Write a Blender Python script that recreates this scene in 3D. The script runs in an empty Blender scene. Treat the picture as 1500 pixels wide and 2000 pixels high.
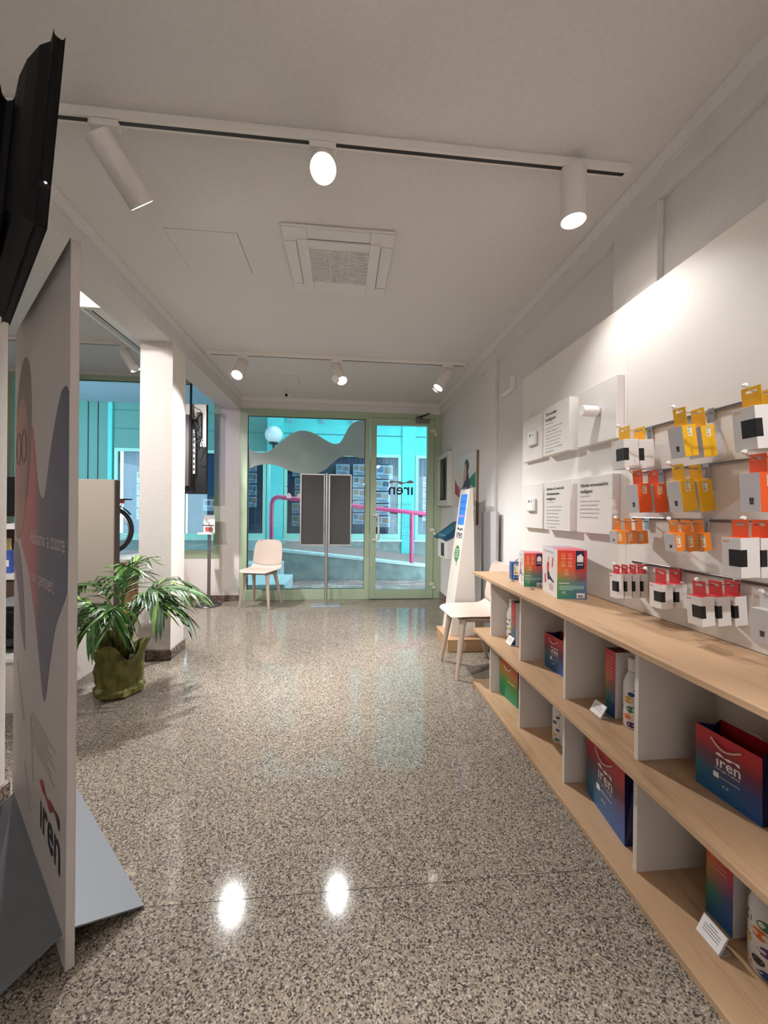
import bpy, bmesh, math, random
from mathutils import Vector, Matrix
random.seed(7)
V = Vector
sc = bpy.context.scene
COL = sc.collection

# ---------------------------------------------------------------- camera, world, exposure
cam_d = bpy.data.cameras.new('camera'); cam = bpy.data.objects.new('camera', cam_d); COL.objects.link(cam)
cam_d.sensor_fit = 'HORIZONTAL'; cam_d.sensor_width = 36.0; cam_d.lens = 36.0 * 773.1 / 1500.0
cam_d.clip_start = 0.02; cam_d.clip_end = 200
yaw, pitch, roll = math.radians(-5.76), math.radians(-0.167), math.radians(-0.597)
Rm = Matrix.Rotation(yaw, 3, 'Z') @ Matrix.Rotation(pitch, 3, 'X') @ Matrix.Rotation(roll, 3, 'Y')
cam.matrix_world = Matrix.Translation((0, 0, 1.2)) @ (Rm @ Matrix.Rotation(math.radians(90), 3, 'X')).to_4x4()
sc.camera = cam
world = bpy.data.worlds.new('sky'); sc.world = world; world.use_nodes = True
bg = world.node_tree.nodes['Background']
bg.inputs[0].default_value = (0.84, 0.94, 1.0, 1); bg.inputs[1].default_value = 5.8
vs = sc.view_settings
vs.view_transform = 'Standard'; vs.look = 'None'; vs.gamma = 1; vs.use_curve_mapping = False; vs.exposure = 0.48
sc.cycles.use_denoising = True; sc.cycles.use_adaptive_sampling = True; sc.cycles.adaptive_threshold = .025; sc.cycles.glossy_bounces = 3
SPOT = 230.0          # watts of one track spot
WARM = (1.0, 0.985, 0.98)

# ---------------------------------------------------------------- materials
def lin(c):
    return tuple(((x/255)/12.92 if x/255 <= .04045 else ((x/255+.055)/1.055)**2.4) for x in c)
MATS = {}
def mat(name, c, rough=.5, metal=0, spec=.5, emit=0, coat=0, alpha=1):
    if name in MATS: return MATS[name]
    m = bpy.data.materials.new(name); m.use_nodes = True; MATS[name] = m
    b = m.node_tree.nodes['Principled BSDF']
    b.inputs['Base Color'].default_value = (*lin(c), 1); b.inputs['Roughness'].default_value = rough
    b.inputs['Metallic'].default_value = metal; b.inputs['Specular IOR Level'].default_value = spec
    b.inputs['Coat Weight'].default_value = coat
    if emit:
        b.inputs['Emission Color'].default_value = (*lin(c), 1); b.inputs['Emission Strength'].default_value = emit
    if alpha < 1: b.inputs['Alpha'].default_value = alpha
    return m
def nodes_of(m):
    nt = m.node_tree; return nt, nt.nodes, nt.links, nt.nodes['Principled BSDF']
def ramp(nt, stops, interp='LINEAR'):
    r = nt.nodes.new('ShaderNodeValToRGB'); cr = r.color_ramp; cr.interpolation = interp
    while len(cr.elements) > 1: cr.elements.remove(cr.elements[-1])
    cr.elements[0].position = stops[0][0]; cr.elements[0].color = (*lin(stops[0][1]), 1)
    for p, c in stops[1:]:
        e = cr.elements.new(p); e.color = (*lin(c), 1)
    return r
def granite(name, scale, stops, rough, coat=0.0):
    m = mat(name, (150, 135, 120), rough); nt, N, L, b = nodes_of(m)
    tc = N.new('ShaderNodeTexCoord'); no = N.new('ShaderNodeTexNoise'); no.inputs['Scale'].default_value = scale*.9
    no.inputs['Detail'].default_value = 2
    mx = N.new('ShaderNodeVectorMath'); mx.operation = 'MULTIPLY_ADD'
    L.new(tc.outputs['Object'], no.inputs['Vector']); L.new(no.outputs['Color'], mx.inputs[0])
    mx.inputs[1].default_value = (1.2/scale,)*3; L.new(tc.outputs['Object'], mx.inputs[2])
    vo = N.new('ShaderNodeTexVoronoi'); vo.inputs['Scale'].default_value = scale
    L.new(mx.outputs[0], vo.inputs['Vector'])
    sp = N.new('ShaderNodeSeparateColor'); L.new(vo.outputs['Color'], sp.inputs[0])
    r = ramp(nt, stops, 'CONSTANT'); L.new(sp.outputs[0], r.inputs[0])
    n2 = N.new('ShaderNodeTexNoise'); n2.inputs['Scale'].default_value = scale*4; L.new(tc.outputs['Object'], n2.inputs['Vector'])
    mm = N.new('ShaderNodeMix'); mm.data_type = 'RGBA'; mm.blend_type = 'OVERLAY'; mm.inputs[0].default_value = .35
    L.new(r.outputs[0], mm.inputs[6]); L.new(n2.outputs['Fac'], mm.inputs[7]); L.new(mm.outputs[2], b.inputs['Base Color'])
    return m
def noisy(name, c, rough, amount=.06, scale=40, bump=0.0):
    m = mat(name, c, rough); nt, N, L, b = nodes_of(m)
    tc = N.new('ShaderNodeTexCoord'); no = N.new('ShaderNodeTexNoise'); no.inputs['Scale'].default_value = scale
    no.inputs['Detail'].default_value = 4; L.new(tc.outputs['Object'], no.inputs['Vector'])
    lo = tuple(x*(1-amount) for x in c); hi = tuple(min(255, x*(1+amount)) for x in c)
    r = ramp(nt, [(.3, lo), (.7, hi)]); L.new(no.outputs['Fac'], r.inputs[0]); L.new(r.outputs[0], b.inputs['Base Color'])
    if bump:
        bp = N.new('ShaderNodeBump'); bp.inputs['Strength'].default_value = bump; bp.inputs['Distance'].default_value = .002
        L.new(no.outputs['Fac'], bp.inputs['Height']); L.new(bp.outputs[0], b.inputs['Normal'])
    return m
def wood(name, a, bcol, rough=.45, axis=1):
    m = mat(name, a, rough); nt, N, L, b = nodes_of(m)
    tc = N.new('ShaderNodeTexCoord'); mp = N.new('ShaderNodeMapping'); s = [14, 14, 14]; s[axis] = 1.6
    mp.inputs['Scale'].default_value = s; L.new(tc.outputs['Object'], mp.inputs[0])
    no = N.new('ShaderNodeTexNoise'); no.inputs['Scale'].default_value = 1.0; no.inputs['Detail'].default_value = 7
    no.inputs['Distortion'].default_value = .8; L.new(mp.outputs[0], no.inputs['Vector'])
    m2 = N.new('ShaderNodeMapping'); s2 = [160, 160, 160]; s2[axis] = 7; m2.inputs['Scale'].default_value = s2
    L.new(tc.outputs['Object'], m2.inputs[0]); n2 = N.new('ShaderNodeTexNoise'); n2.inputs['Scale'].default_value = 1
    L.new(m2.outputs[0], n2.inputs['Vector'])
    ad = N.new('ShaderNodeMath'); ad.operation = 'MULTIPLY_ADD'; ad.inputs[1].default_value = .35
    L.new(n2.outputs['Fac'], ad.inputs[0]); L.new(no.outputs['Fac'], ad.inputs[2])
    r = ramp(nt, [(.42, bcol), (.62, a), (.9, tuple(min(255, x*1.06) for x in a))]); L.new(ad.outputs[0], r.inputs[0])
    L.new(r.outputs[0], b.inputs['Base Color']); return m
def grad(name, stops_l, stops_r, ax_v=2, ax_u=1, flip=False, rough=.35):
    """printed two-way colour gradient over the object's own box"""
    m = mat(name, stops_l[0][1], rough); nt, N, L, b = nodes_of(m)
    tc = N.new('ShaderNodeTexCoord'); sp = N.new('ShaderNodeSeparateXYZ'); L.new(tc.outputs['Generated'], sp.inputs[0])
    rl, rr = ramp(nt, stops_l), ramp(nt, stops_r); L.new(sp.outputs[ax_v], rl.inputs[0]); L.new(sp.outputs[ax_v], rr.inputs[0])
    mx = N.new('ShaderNodeMix'); mx.data_type = 'RGBA'
    L.new(sp.outputs[ax_u], mx.inputs[0])
    L.new((rr if flip else rl).outputs[0], mx.inputs[6]); L.new((rl if flip else rr).outputs[0], mx.inputs[7])
    L.new(mx.outputs[2], b.inputs['Base Color']); return m
def glass(name, tint, refl=1.0):
    m = bpy.data.materials.new(name); m.use_nodes = True; nt = m.node_tree; N, L = nt.nodes, nt.links
    N.remove(N['Principled BSDF']); out = N['Material Output']
    t = N.new('ShaderNodeBsdfTransparent'); t.inputs[0].default_value = (*tint, 1)
    g = N.new('ShaderNodeBsdfGlossy'); g.inputs['Roughness'].default_value = 0.01
    fr = N.new('ShaderNodeFresnel'); fr.inputs[0].default_value = 1.5
    k = N.new('ShaderNodeMath'); k.operation = 'MULTIPLY'; k.inputs[1].default_value = refl; L.new(fr.outputs[0], k.inputs[0])
    mx = N.new('ShaderNodeMixShader'); L.new(k.outputs[0], mx.inputs[0]); L.new(t.outputs[0], mx.inputs[1]); L.new(g.outputs[0], mx.inputs[2])
    L.new(mx.outputs[0], out.inputs[0]); return m

M_CEIL = noisy('ceiling_paint', (214, 211, 210), .9, .015, 60)
M_WALL = noisy('wall_paint', (214, 210, 209), .85, .015, 60)
M_COLUMN = noisy('column_paint', (222, 214, 208), .85, .015, 60)
M_GREYW = mat('grey_dado_paint', (176, 174, 176), .7)
M_GRAN = granite('floor_granite', 245, [(0, (66, 60, 57)), (.15, (98, 91, 85)), (.34, (136, 125, 111)), (.60, (152, 142, 127)), (.82, (138, 122, 108)), (.92, (172, 165, 153))], .07)
M_GRAN.node_tree.nodes['Principled BSDF'].inputs['Specular IOR Level'].default_value = .22
M_SKIRT = granite('skirting_granite', 130, [(0, (56, 48, 44)), (.3, (100, 86, 78)), (.6, (132, 114, 102)), (.85, (150, 130, 118))], .25)
M_WHITE = mat('white_plastic', (232, 230, 226), .4)
M_WLAM = mat('white_laminate', (214, 206, 198), .45)
M_BOARD = mat('white_display_board', (226, 220, 214), .5)
M_PANEL = mat('sign_board_white', (222, 217, 212), .55)
M_OAK = wood('oak_laminate', (190, 156, 122), (164, 130, 98))
M_OAKX = wood('oak_plinth', (186, 148, 112), (160, 122, 88), .5, 0)
M_GREEN = mat('sage_green_metal', (166, 182, 154), .35)
M_GLASS = glass('window_glass', (.80, .95, 1.0))
M_CHROME = mat('chrome', (200, 200, 202), .18, 1)
M_ALU = mat('brushed_aluminium', (188, 186, 184), .35, .85)
M_BLACK = mat('black_plastic', (16, 15, 17), .4)
M_DARK = mat('dark_gap', (40, 36, 36), .8)
M_GREY = mat('mid_grey', (120, 120, 122), .5)
M_LGREY = mat('light_grey', (184, 180, 180), .5)
M_INK = mat('black_ink', (34, 32, 40), .6)
M_NAVY = mat('navy_ink', (22, 30, 74), .5)
M_WINK = mat('white_ink', (236, 232, 230), .5)
M_LAMP = mat('lamp_white', (226, 220, 214), .45)
def glow(name, c, s):
    m = mat(name, c, .5, emit=s); return m
M_GLOW = glow('lamp_glow', (255, 244, 226), 40)
M_GLOWF = glow('lamp_glow_far', (255, 244, 226), 14)

# ---------------------------------------------------------------- mesh builder
ORG = {}
class MB:
    def __init__(s): s.v, s.f, s.m = [], [], []
    def add(s, vs_, fs, mi=0):
        o = len(s.v); s.v += [V(p) for p in vs_]; s.f += [tuple(o+i for i in f) for f in fs]
        s.m += ([mi]*len(fs) if isinstance(mi, int) else list(mi)); return s
    def box(s, lo, hi, mi=0):
        x0, y0, z0 = lo; x1, y1, z1 = hi
        # face order: bottom, top, -Y, +X, +Y, -X
        return s.add([(x0,y0,z0),(x1,y0,z0),(x1,y1,z0),(x0,y1,z0),(x0,y0,z1),(x1,y0,z1),(x1,y1,z1),(x0,y1,z1)],
                     [(3,2,1,0),(4,5,6,7),(0,1,5,4),(1,2,6,5),(2,3,7,6),(3,0,4,7)], mi)
    def obox(s, c, size, R, mi=0):
        hx, hy, hz = (a/2 for a in size); t = MB().box((-hx,-hy,-hz), (hx,hy,hz))
        return s.add([V(c)+R@p for p in t.v], t.f, mi)
    def prism(s, pts, ext, mi=0):
        pts = [V(p) for p in pts]; ext = V(ext); n = len(pts)
        nrm = V((0,0,0))
        for i in range(n): nrm += pts[i].cross(pts[(i+1) % n])
        if nrm.dot(ext) > 0: pts.reverse()
        fs = [tuple(range(n)), tuple(range(2*n-1, n-1, -1))] + [(i, n+i, n+(i+1) % n, (i+1) % n) for i in range(n)]
        fs = [fs[0], fs[1]] + [tuple(reversed(f)) for f in fs[2:]]
        return s.add(pts + [p+ext for p in pts], fs, mi)
    def tube(s, path, r, n=8, mi=0, cap=True):
        path = [V(p) for p in path]; k = len(path); rs = r if isinstance(r, (list, tuple)) else [r]*k
        up = None; vs_ = []; 
        for i, p in enumerate(path):
            d = (path[min(i+1, k-1)]-path[max(i-1, 0)]).normalized()
            if up is None:
                up = V((0,0,1)) if abs(d.z) < .9 else V((1,0,0))
            a = d.cross(up)
            if a.length < 1e-6: a = d.orthogonal()
            a.normalize(); b = d.cross(a).normalized(); up = -b if (-b).dot(up) > 0 else b
            b = a.cross(d).normalized(); up = b
            for j in range(n):
                t = 2*math.pi*j/n; vs_.append(p + (a*math.cos(t)+b*math.sin(t))*rs[i])
        fs = [(i*n+j, i*n+(j+1) % n, (i+1)*n+(j+1) % n, (i+1)*n+j) for i in range(k-1) for j in range(n)]
        if cap: fs += [tuple(range(n-1, -1, -1)), tuple((k-1)*n+j for j in range(n))]
        return s.add(vs_, fs, mi)
    def lathe(s, prof, c=(0,0,0), n=24, R=None, mi=0, caps=True):
        c = V(c); R = R or Matrix.Identity(3); vs_ = []
        for r, z in prof:
            for j in range(n):
                t = 2*math.pi*j/n; vs_.append(c + R@V((r*math.cos(t), r*math.sin(t), z)))
        k = len(prof); mis = mi if isinstance(mi, (list, tuple)) else None
        fs, ms = [], []
        for i in range(k-1):
            for j in range(n):
                fs.append((i*n+j, i*n+(j+1) % n, (i+1)*n+(j+1) % n, (i+1)*n+j)); ms.append(mis[i] if mis else mi)
        if caps: fs += [tuple(range(n-1, -1, -1)), tuple((k-1)*n+j for j in range(n))]; ms += [ms[0], ms[-1]]
        return s.add(vs_, fs, ms)
    def grid(s, rows, mi=0):
        a, b = len(rows), len(rows[0]); vs_ = [p for r in rows for p in r]
        return s.add(vs_, [(i*b+j, i*b+j+1, (i+1)*b+j+1, (i+1)*b+j) for i in range(a-1) for j in range(b-1)], mi)
    def build(s, name, mats, parent=None, smooth=False, bevel=0, seg=2):
        off = ORG.get(parent.name, V((0,0,0))) if parent else V((0,0,0))
        me = bpy.data.meshes.new(name); me.from_pydata([p-off for p in s.v], [], s.f)
        if not isinstance(mats, (list, tuple)): mats = [mats]
        for m in mats: me.materials.append(m)
        me.polygons.foreach_set('material_index', s.m)
        if smooth:
            me.polygons.foreach_set('use_smooth', [True]*len(me.polygons)); me.set_sharp_from_angle(angle=math.radians(40))
        me.update()
        return link(name, me, parent, bevel, seg)
def link(name, me, parent=None, bevel=0, seg=2):
    o = bpy.data.objects.new(name, me); COL.objects.link(o)
    if parent:
        o.parent = parent; ORG[o.name] = ORG.get(parent.name, V((0,0,0)))
    if bevel:
        b = o.modifiers.new('bevel', 'BEVEL'); b.width = bevel; b.segments = seg; b.limit_method = 'ANGLE'; b.angle_limit = math.radians(40)
    return o
def tag(o, label=None, cat=None, group=None, kind=None):
    if label: o['label'] = label
    if cat: o['category'] = cat
    if group: o['group'] = group
    if kind: o['kind'] = kind
    return o
def thing(name, loc, label, cat, group=None, kind=None):
    o = bpy.data.objects.new(name, None); COL.objects.link(o); o.location = loc; o.empty_display_size = .05
    ORG[o.name] = V(loc); return tag(o, label, cat, group, kind)
def place(o, loc, rz=0):
    o.location = loc; o.rotation_euler = (0, 0, rz)
def box(name, lo, hi, m, parent=None, bevel=0):
    return MB().box(lo, hi).build(name, m, parent, bevel=bevel)
def copy_tree(o, parent=None):
    c = o.copy(); COL.objects.link(c); c.parent = parent
    for ch in [x for x in bpy.data.objects if x.parent == o]: copy_tree(ch, c)
    return c
X_, Y_, Z_ = V((1,0,0)), V((0,1,0)), V((0,0,1))
WALLU = V((0,-1,0))       # reading direction on faces looking into the room from the right wall
def quad(name, org, U, W, w, h, m, parent, th=.0006, bevel=0):
    org = V(org); N = U.cross(W)
    return MB().prism([org, org+U*w, org+U*w+W*h, org+W*h], N*th).build(name, m, parent, bevel=bevel)
def poly(name, pts, org, U, W, m, parent, th=.0006):
    org = V(org); N = U.cross(W)
    return MB().prism([org+U*a+W*b for a, b in pts], N*th).build(name, m, parent)
def smooth_loop(pts, k=5):
    n = len(pts); out = []
    for i in range(n):
        p0, p1, p2, p3 = pts[i-1], pts[i], pts[(i+1) % n], pts[(i+2) % n]
        for j in range(k):
            t = j/k
            out.append(tuple(.5*(2*b + (c-a)*t + (2*a-5*b+4*c-d)*t*t + (3*b-a-3*c+d)*t**3) for a, b, c, d in zip(p0, p1, p2, p3)))
    return out
def text_mesh(body, size, align='LEFT', space=1.0, bold=0.0):
    cu = bpy.data.curves.new('t', 'FONT'); cu.body = body; cu.size = size; cu.align_x = align; cu.space_line = space
    cu.resolution_u = 2; cu.offset = bold
    o = bpy.data.objects.new('t', cu); COL.objects.link(o)
    dg = bpy.context.evaluated_depsgraph_get(); dg.update(); me = bpy.data.meshes.new_from_object(o.evaluated_get(dg))
    bpy.data.objects.remove(o); bpy.data.curves.remove(cu); return me
def text(body, size, m, parent, org, U, W, align='LEFT', space=1.0, name='lettering', bold=0.0, width=None, lift=.0012):
    me = text_mesh(body, size, align, space, bold); org = V(org); N = U.cross(W)
    off = ORG.get(parent.name, V((0,0,0))) if parent else V((0,0,0))
    k = 1.0
    if width and len(me.vertices):
        k = width/max(1e-6, max(v.co.x for v in me.vertices)-min(v.co.x for v in me.vertices))
    for v in me.vertices: v.co = org + U*(v.co.x*k) + W*(v.co.y*k) + N*lift - off
    me.name = name; me.materials.clear(); me.materials.append(m)
    return link(name, me, parent)
def wave_strip(org, U, W, w, h, n=40):
    """the wavy line of linked drops above the company letters"""
    up, dn = [], []
    for i in range(n+1):
        t = i/n; y = math.sin(t*math.pi*3+.4)*.18*h; th = h*(.10+.30*abs(math.sin(t*math.pi*2.5+.35))**2)
        up.append(org+U*(t*w)+W*(y+th)); dn.append(org+U*(t*w)+W*(y-th))
    return up, dn
def logo(parent, org, U, W, width, m, mw=None):
    """org = lower start of the letters"""
    org = V(org); N = U.cross(W)
    text('ıren', .1, m, parent, org, U, W, width=width, name='logo_lettering', bold=.0012)
    up, dn = wave_strip(org+W*(width*.50)+N*.0012, U, W, width, width*.16)
    MB().grid([dn, up]).build('logo_wave', mw or m, parent)

# ---------------------------------------------------------------- room shell
XW, XP, YF, ZC = 1.33, 1.30, 5.36, 2.68
BX0, BX1 = -1.605, -1.36      # columns and beam
def S(o): o['kind'] = 'structure'; return o
fl = thing('floor', (0,0,0), 'polished speckled beige granite floor', 'floor', kind='structure')
box('slab', (-4.2,-2.2,-.06), (XW+.05,1.2505,0), M_GRAN, fl)
box('slab', (-4.2,1.2525,-.06), (XW+.05,YF+.12,0), M_GRAN, fl)
box('joint', (-4.2,1.2505,-.06), (XW+.05,1.2525,-.0008), M_DARK, fl)
S(box('ceiling', (BX1,-2.2,ZC), (XW+.15,YF+.1,ZC+.06), M_CEIL))
S(box('ceiling_side', (-4.2,-2.2,2.92), (BX0,YF+.1,2.98), M_CEIL))
S(box('beam', (BX0,-2.2,2.515), (BX1-.005,YF,2.98), M_CEIL))
S(box('wall_back', (-4.3,-2.3,-.06), (XW+.15,-2.2,3.0), M_WALL))
S(box('wall_left', (-4.3,-2.2,-.06), (-4.2,YF+.1,3.0), M_WALL))
wr = thing('wall_right', (XW,0,0), 'white right-hand wall with recessed panels between pilasters', 'wall', kind='structure')
box('recess', (XW,-2.2,-.06), (XW+.12,YF+.1,ZC), M_WALL, wr)
box('frieze', (XP,-2.2,2.525), (XW,YF,ZC), M_WALL, wr, .002)
for a, b in ((3.34, 3.59), (1.547, 1.82), (-.5, -.2)): box('pilaster', (XP,a,0), (XW,b,2.525), M_WALL, wr, .002)
box('dado', (1.272,3.22,0), (XP,3.57,1.205), M_GREYW, wr, .004)
wf = thing('wall_far', (0,YF,0), 'white wall piers framing the green shopfront', 'wall', kind='structure')
box('header', (BX1-.01,YF,2.532), (XW,YF+.12,ZC), M_WALL, wf)
box('pier', (-1.612,YF,0), (-1.366,YF+.12,2.98), M_COLUMN, wf)
box('apron', (-4.2,YF,0), (-1.612,YF+.12,.562), M_COLUMN, wf)
box('lintel', (-4.2,YF,2.885), (-1.612,YF+.12,2.98), M_WALL, wf)
for ya, yb in ((1.49,1.75), (3.29,3.55)):
    c = thing('column', ((BX0+BX1)/2,(ya+yb)/2,0), 'square white column carrying the beam, ' + ('beside the advertising totem' if ya < 2 else 'behind the potted palm'), 'column', kind='structure')
    box('shaft', (BX0,ya,0), (BX1,yb,2.515), M_COLUMN, c, .002)
    box('skirting', (BX0-.012,ya-.012,0), (BX1+.012,yb+.012,.08), M_SKIRT, c, .002)
S(box('baseboard_right', (XW-.014,3.70,0), (XW,YF-.02,.10), M_SKIRT))
S(box('baseboard_far', (-4.2,YF-.014,0), (-1.366,YF,.075), M_SKIRT))
def cornice(name, a, b, inward):
    a, b = V(a), V(b); n = V(inward); m = MB()
    prof = [(0,0), (.032,0), (.032,-.012), (.012,-.05), (.012,-.062), (0,-.062)]
    m.prism([a+n*p+Z_*q for p, q in prof], b-a); return S(m.build(name, M_CEIL))
cornice('trim_1', (XP,-2.2,ZC), (XP,YF,ZC), (-1,0,0))
cornice('trim_2', (BX1-.005,YF,ZC), (XP,YF,ZC), (0,-1,0))
cornice('trim_3', (BX1-.005,-2.2,ZC), (BX1-.005,YF,ZC), (1,0,0))

# ---------------------------------------------------------------- shopfront: fixed window and door
w1 = thing('window_1', (-.5,YF,0), 'tall fixed shop window in sage green frame with frosted wave film', 'window', kind='structure')
yb0, yb1 = YF-.005, YF+.085
for lo, hi in (((-1.366,yb0,0),(-1.268,yb1,2.532)), ((.277,yb0,0),(.343,yb1,2.532)), ((-1.268,yb0,0),(.277,yb1,.140)), ((-1.268,yb0,2.437),(.277,yb1,2.532))):
    box('frame', lo, hi, M_GREEN, w1, .003)
box('pane', (-1.268,YF+.035,.140), (.277,YF+.041,2.437), M_GLASS, w1)
for lo, hi in (((-1.268,YF+.02,.140),(-1.262,YF+.035,2.437)), ((.271,YF+.02,.140),(.277,YF+.035,2.437)), ((-1.262,YF+.02,2.431),(.271,YF+.035,2.437)), ((-1.262,YF+.02,.140),(.271,YF+.035,.146))):
    box('gasket', lo, hi, M_BLACK, w1)
wt = [(-1.263,1.999),(-1.177,1.960),(-1.086,1.949),(-.995,1.977),(-.904,2.055),(-.812,2.146),(-.721,2.214),(-.628,2.258),(-.547,2.268),(-.453,2.251),(-.359,2.207),(-.265,2.150),(-.170,2.101),(-.111,2.095),(-.057,2.120),(-.011,2.199),(.030,2.296),(.089,2.375),(.172,2.422),(.271,2.431)]
wb = [(-1.260,1.737),(-1.175,1.779),(-1.062,1.803),(-.970,1.801),(-.866,1.780),(-.762,1.735),(-.669,1.702),(-.576,1.692),(-.483,1.693),(-.354,1.695),(-.249,1.752),(-.191,1.813),(-.108,1.886),(-.038,1.930),(.033,1.941),(.129,1.934),(.201,1.917),(.271,1.913)]
def interp(pts, x):
    if x <= pts[0][0]: return pts[0][1]
    for (a, p), (b, q) in zip(pts, pts[1:]):
        if x <= b:
            t = (x-a)/(b-a); return p+(q-p)*t
    return pts[-1][1]
m_film = bpy.data.materials.new('frosted_film'); m_film.use_nodes = True
_n = m_film.node_tree; _b = _n.nodes['Principled BSDF']; _b.inputs['Base Color'].default_value = (*lin((192,196,190)), 1); _b.inputs['Roughness'].default_value = .25
_t = _n.nodes.new('ShaderNodeBsdfTranslucent'); _t.inputs[0].default_value = (.46,.52,.48,1); _mx = _n.nodes.new('ShaderNodeMixShader'); _mx.inputs[0].default_value = .35
_n.links.new(_b.outputs[0], _mx.inputs[1]); _n.links.new(_t.outputs[0], _mx.inputs[2]); _n.links.new(_mx.outputs[0], _n.nodes['Material Output'].inputs[0])
xs = [-1.262+i*(1.533/90) for i in range(91)]
sm = lambda pts, x: sum(interp(pts, x+d) for d in (-.022,-.011,0,.011,.022))/5
MB().grid([[V((x,YF+.0335,sm(wb,x))) for x in xs], [V((x,YF+.0335,sm(wt,x))) for x in xs]]).build('frosted_film', m_film, w1)
MIR = V((-1,0,0))
text('app IrenYou', .03, M_NAVY, w1, (-.604,YF+.033,1.505), MIR, Z_, width=.178, bold=.0006)
for i, q in enumerate((-.735, -.60)):   # two small white pictograms low on the glass
    MB().prism([(q-.03,YF+.0335,1.355),(q+.03,YF+.0335,1.355),(q+.03,YF+.0335,1.40),(q,YF+.0335,1.43),(q-.03,YF+.0335,1.40)] if i == 0 else [(q+.03*math.cos(t*math.pi/6),YF+.0335,1.39+.03*math.sin(t*math.pi/6)) for t in range(12)], (0,-.0006,0)).build('pictogram', M_LGREY, w1)
d1 = thing('door_1', (.8,YF,0), 'sage green framed glass entrance door with white pull handle', 'door', kind='structure')
box('jamb', (1.228,yb0,0), (XW,yb1,2.532), M_GREEN, d1, .003)
box('head', (.343,yb0,2.462), (1.228,yb1,2.532), M_GREEN, d1, .003)
yl0, yl1 = YF-.022, YF+.055
for lo, hi in (((.349,yl0,.006),(.431,yl1,2.456)), ((1.130,yl0,.006),(1.222,yl1,2.456)), ((.431,yl0,.006),(1.130,yl1,.127)), ((.431,yl0,2.369),(1.130,yl1,2.456))):
    box('leaf_frame', lo, hi, M_GREEN, d1, .003)
pane2 = box('pane', (.431,YF+.02,.127), (1.130,YF+.026,2.369), M_GLASS, d1)
hd = MB().tube([(.392,yl0,1.142),(.392,yl0-.035,1.142),(.42,yl0-.055,1.142),(.448,yl0-.06,1.138),(.463,yl0-.06,1.115),(.463,yl0-.06,.985),(.463,yl0-.06,.845),(.448,yl0-.06,.815),(.42,yl0-.055,.810),(.392,yl0-.035,.810),(.392,yl0,.810)], .016, 12).build('handle', mat('handle_white', (220,214,204), .35), d1, True)
kh = MB().lathe([(.012,0),(.012,.004)], (.386,yl0,.905), 14, Matrix.Rotation(math.radians(90),3,'X')).build('keyhole_plate', M_ALU, d1)
box('keyhole', (.3835,yl0-.0045,.894), (.3885,yl0-.0038,.914), M_BLACK, kh)
M_HINGE = mat('hinge_white', (214,210,196), .4)
for z in (2.30, .945, .205):
    h = box('hinge', (1.166,yl0-.016,z-.022), (1.236,yl0,z+.022), M_HINGE, d1, .003)
    box('hinge_pin', (1.212,yl0-.014,z-.068), (1.256,yl0,z-.026), M_HINGE, h, .004)
cl = box('door_closer', (.958,yl0-.045,2.398), (1.150,yl0,2.448), mat('closer_grey', (120,112,116), .4), d1, .006)
MB().tube([(1.02,yl0-.03,2.452),(1.03,yl0-.08,2.475),(1.13,yl0-.10,2.515)], .009, 8).build('closer_arm', M_BLACK, cl)
MB().tube([(1.13,yl0-.10,2.515),(1.00,yl0-.03,2.478),(.975,yb0-.005,2.478)], .008, 8).build('closer_arm', M_BLACK, cl)
yg = YF+.0185
logo(d1, (.950,yg,1.425), MIR, Z_, .335, M_NAVY, mat('logo_wave_mauve', (140,128,140), .5))
M_FINE = mat('thin_glass_lines', (112,128,138), .5)
for z in (1.314, 1.264, .940, .826): box('rule', (.526,yg-.0005,z-.0012), (1.018,yg,z+.0012), M_FINE, d1)
for x in (.526, 1.018): box('rule', (x-.0012,yg-.0005,.826), (x+.0012,yg,1.314), M_FINE, d1)
M_GT = mat('glass_text_grey', (88,112,124), .5)
text('SERVIZIO CLIENTI', .03, M_GT, d1, (.92,yg,1.278), MIR, Z_, width=.27)
text('ORARIO', .026, M_GT, d1, (.92,yg,1.222), MIR, Z_)
for i in range(6):
    text('8.30  12.30', .024, M_GT, d1, (.90,yg,1.135-.033*i), MIR, Z_)
text('14.30  17.30', .026, M_WINK, d1, (.70,yg,1.055), MIR, Z_)
text('Numero verde', .022, M_GT, d1, (.90,yg,.895), MIR, Z_); text('800 96 96 96', .024, M_GT, d1, (.90,yg,.855), MIR, Z_)

w2 = thing('window_2', (-3,YF,.56), 'wide display window in sage green frame beside the white pier', 'window', kind='structure')
for lo, hi in (((-1.692,yb0,.562),(-1.612,yb1,2.885)), ((-4.2,yb0,.562),(-1.692,yb1,.662)), ((-4.2,yb0,2.822),(-1.692,yb1,2.885)), ((-4.2,yb0,.662),(-4.12,yb1,2.822)), ((-3.48,yb0,.662),(-3.41,yb1,2.822))):
    box('frame', lo, hi, M_GREEN, w2, .003)
for a, b in ((-4.12,-3.48), (-3.41,-1.692)): box('pane', (a,YF+.035,.662), (b,YF+.041,2.822), M_GLASS, w2)
box('gasket', (-3.41,YF+.02,2.815), (-1.692,YF+.035,2.822), M_BLACK, w2)

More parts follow.
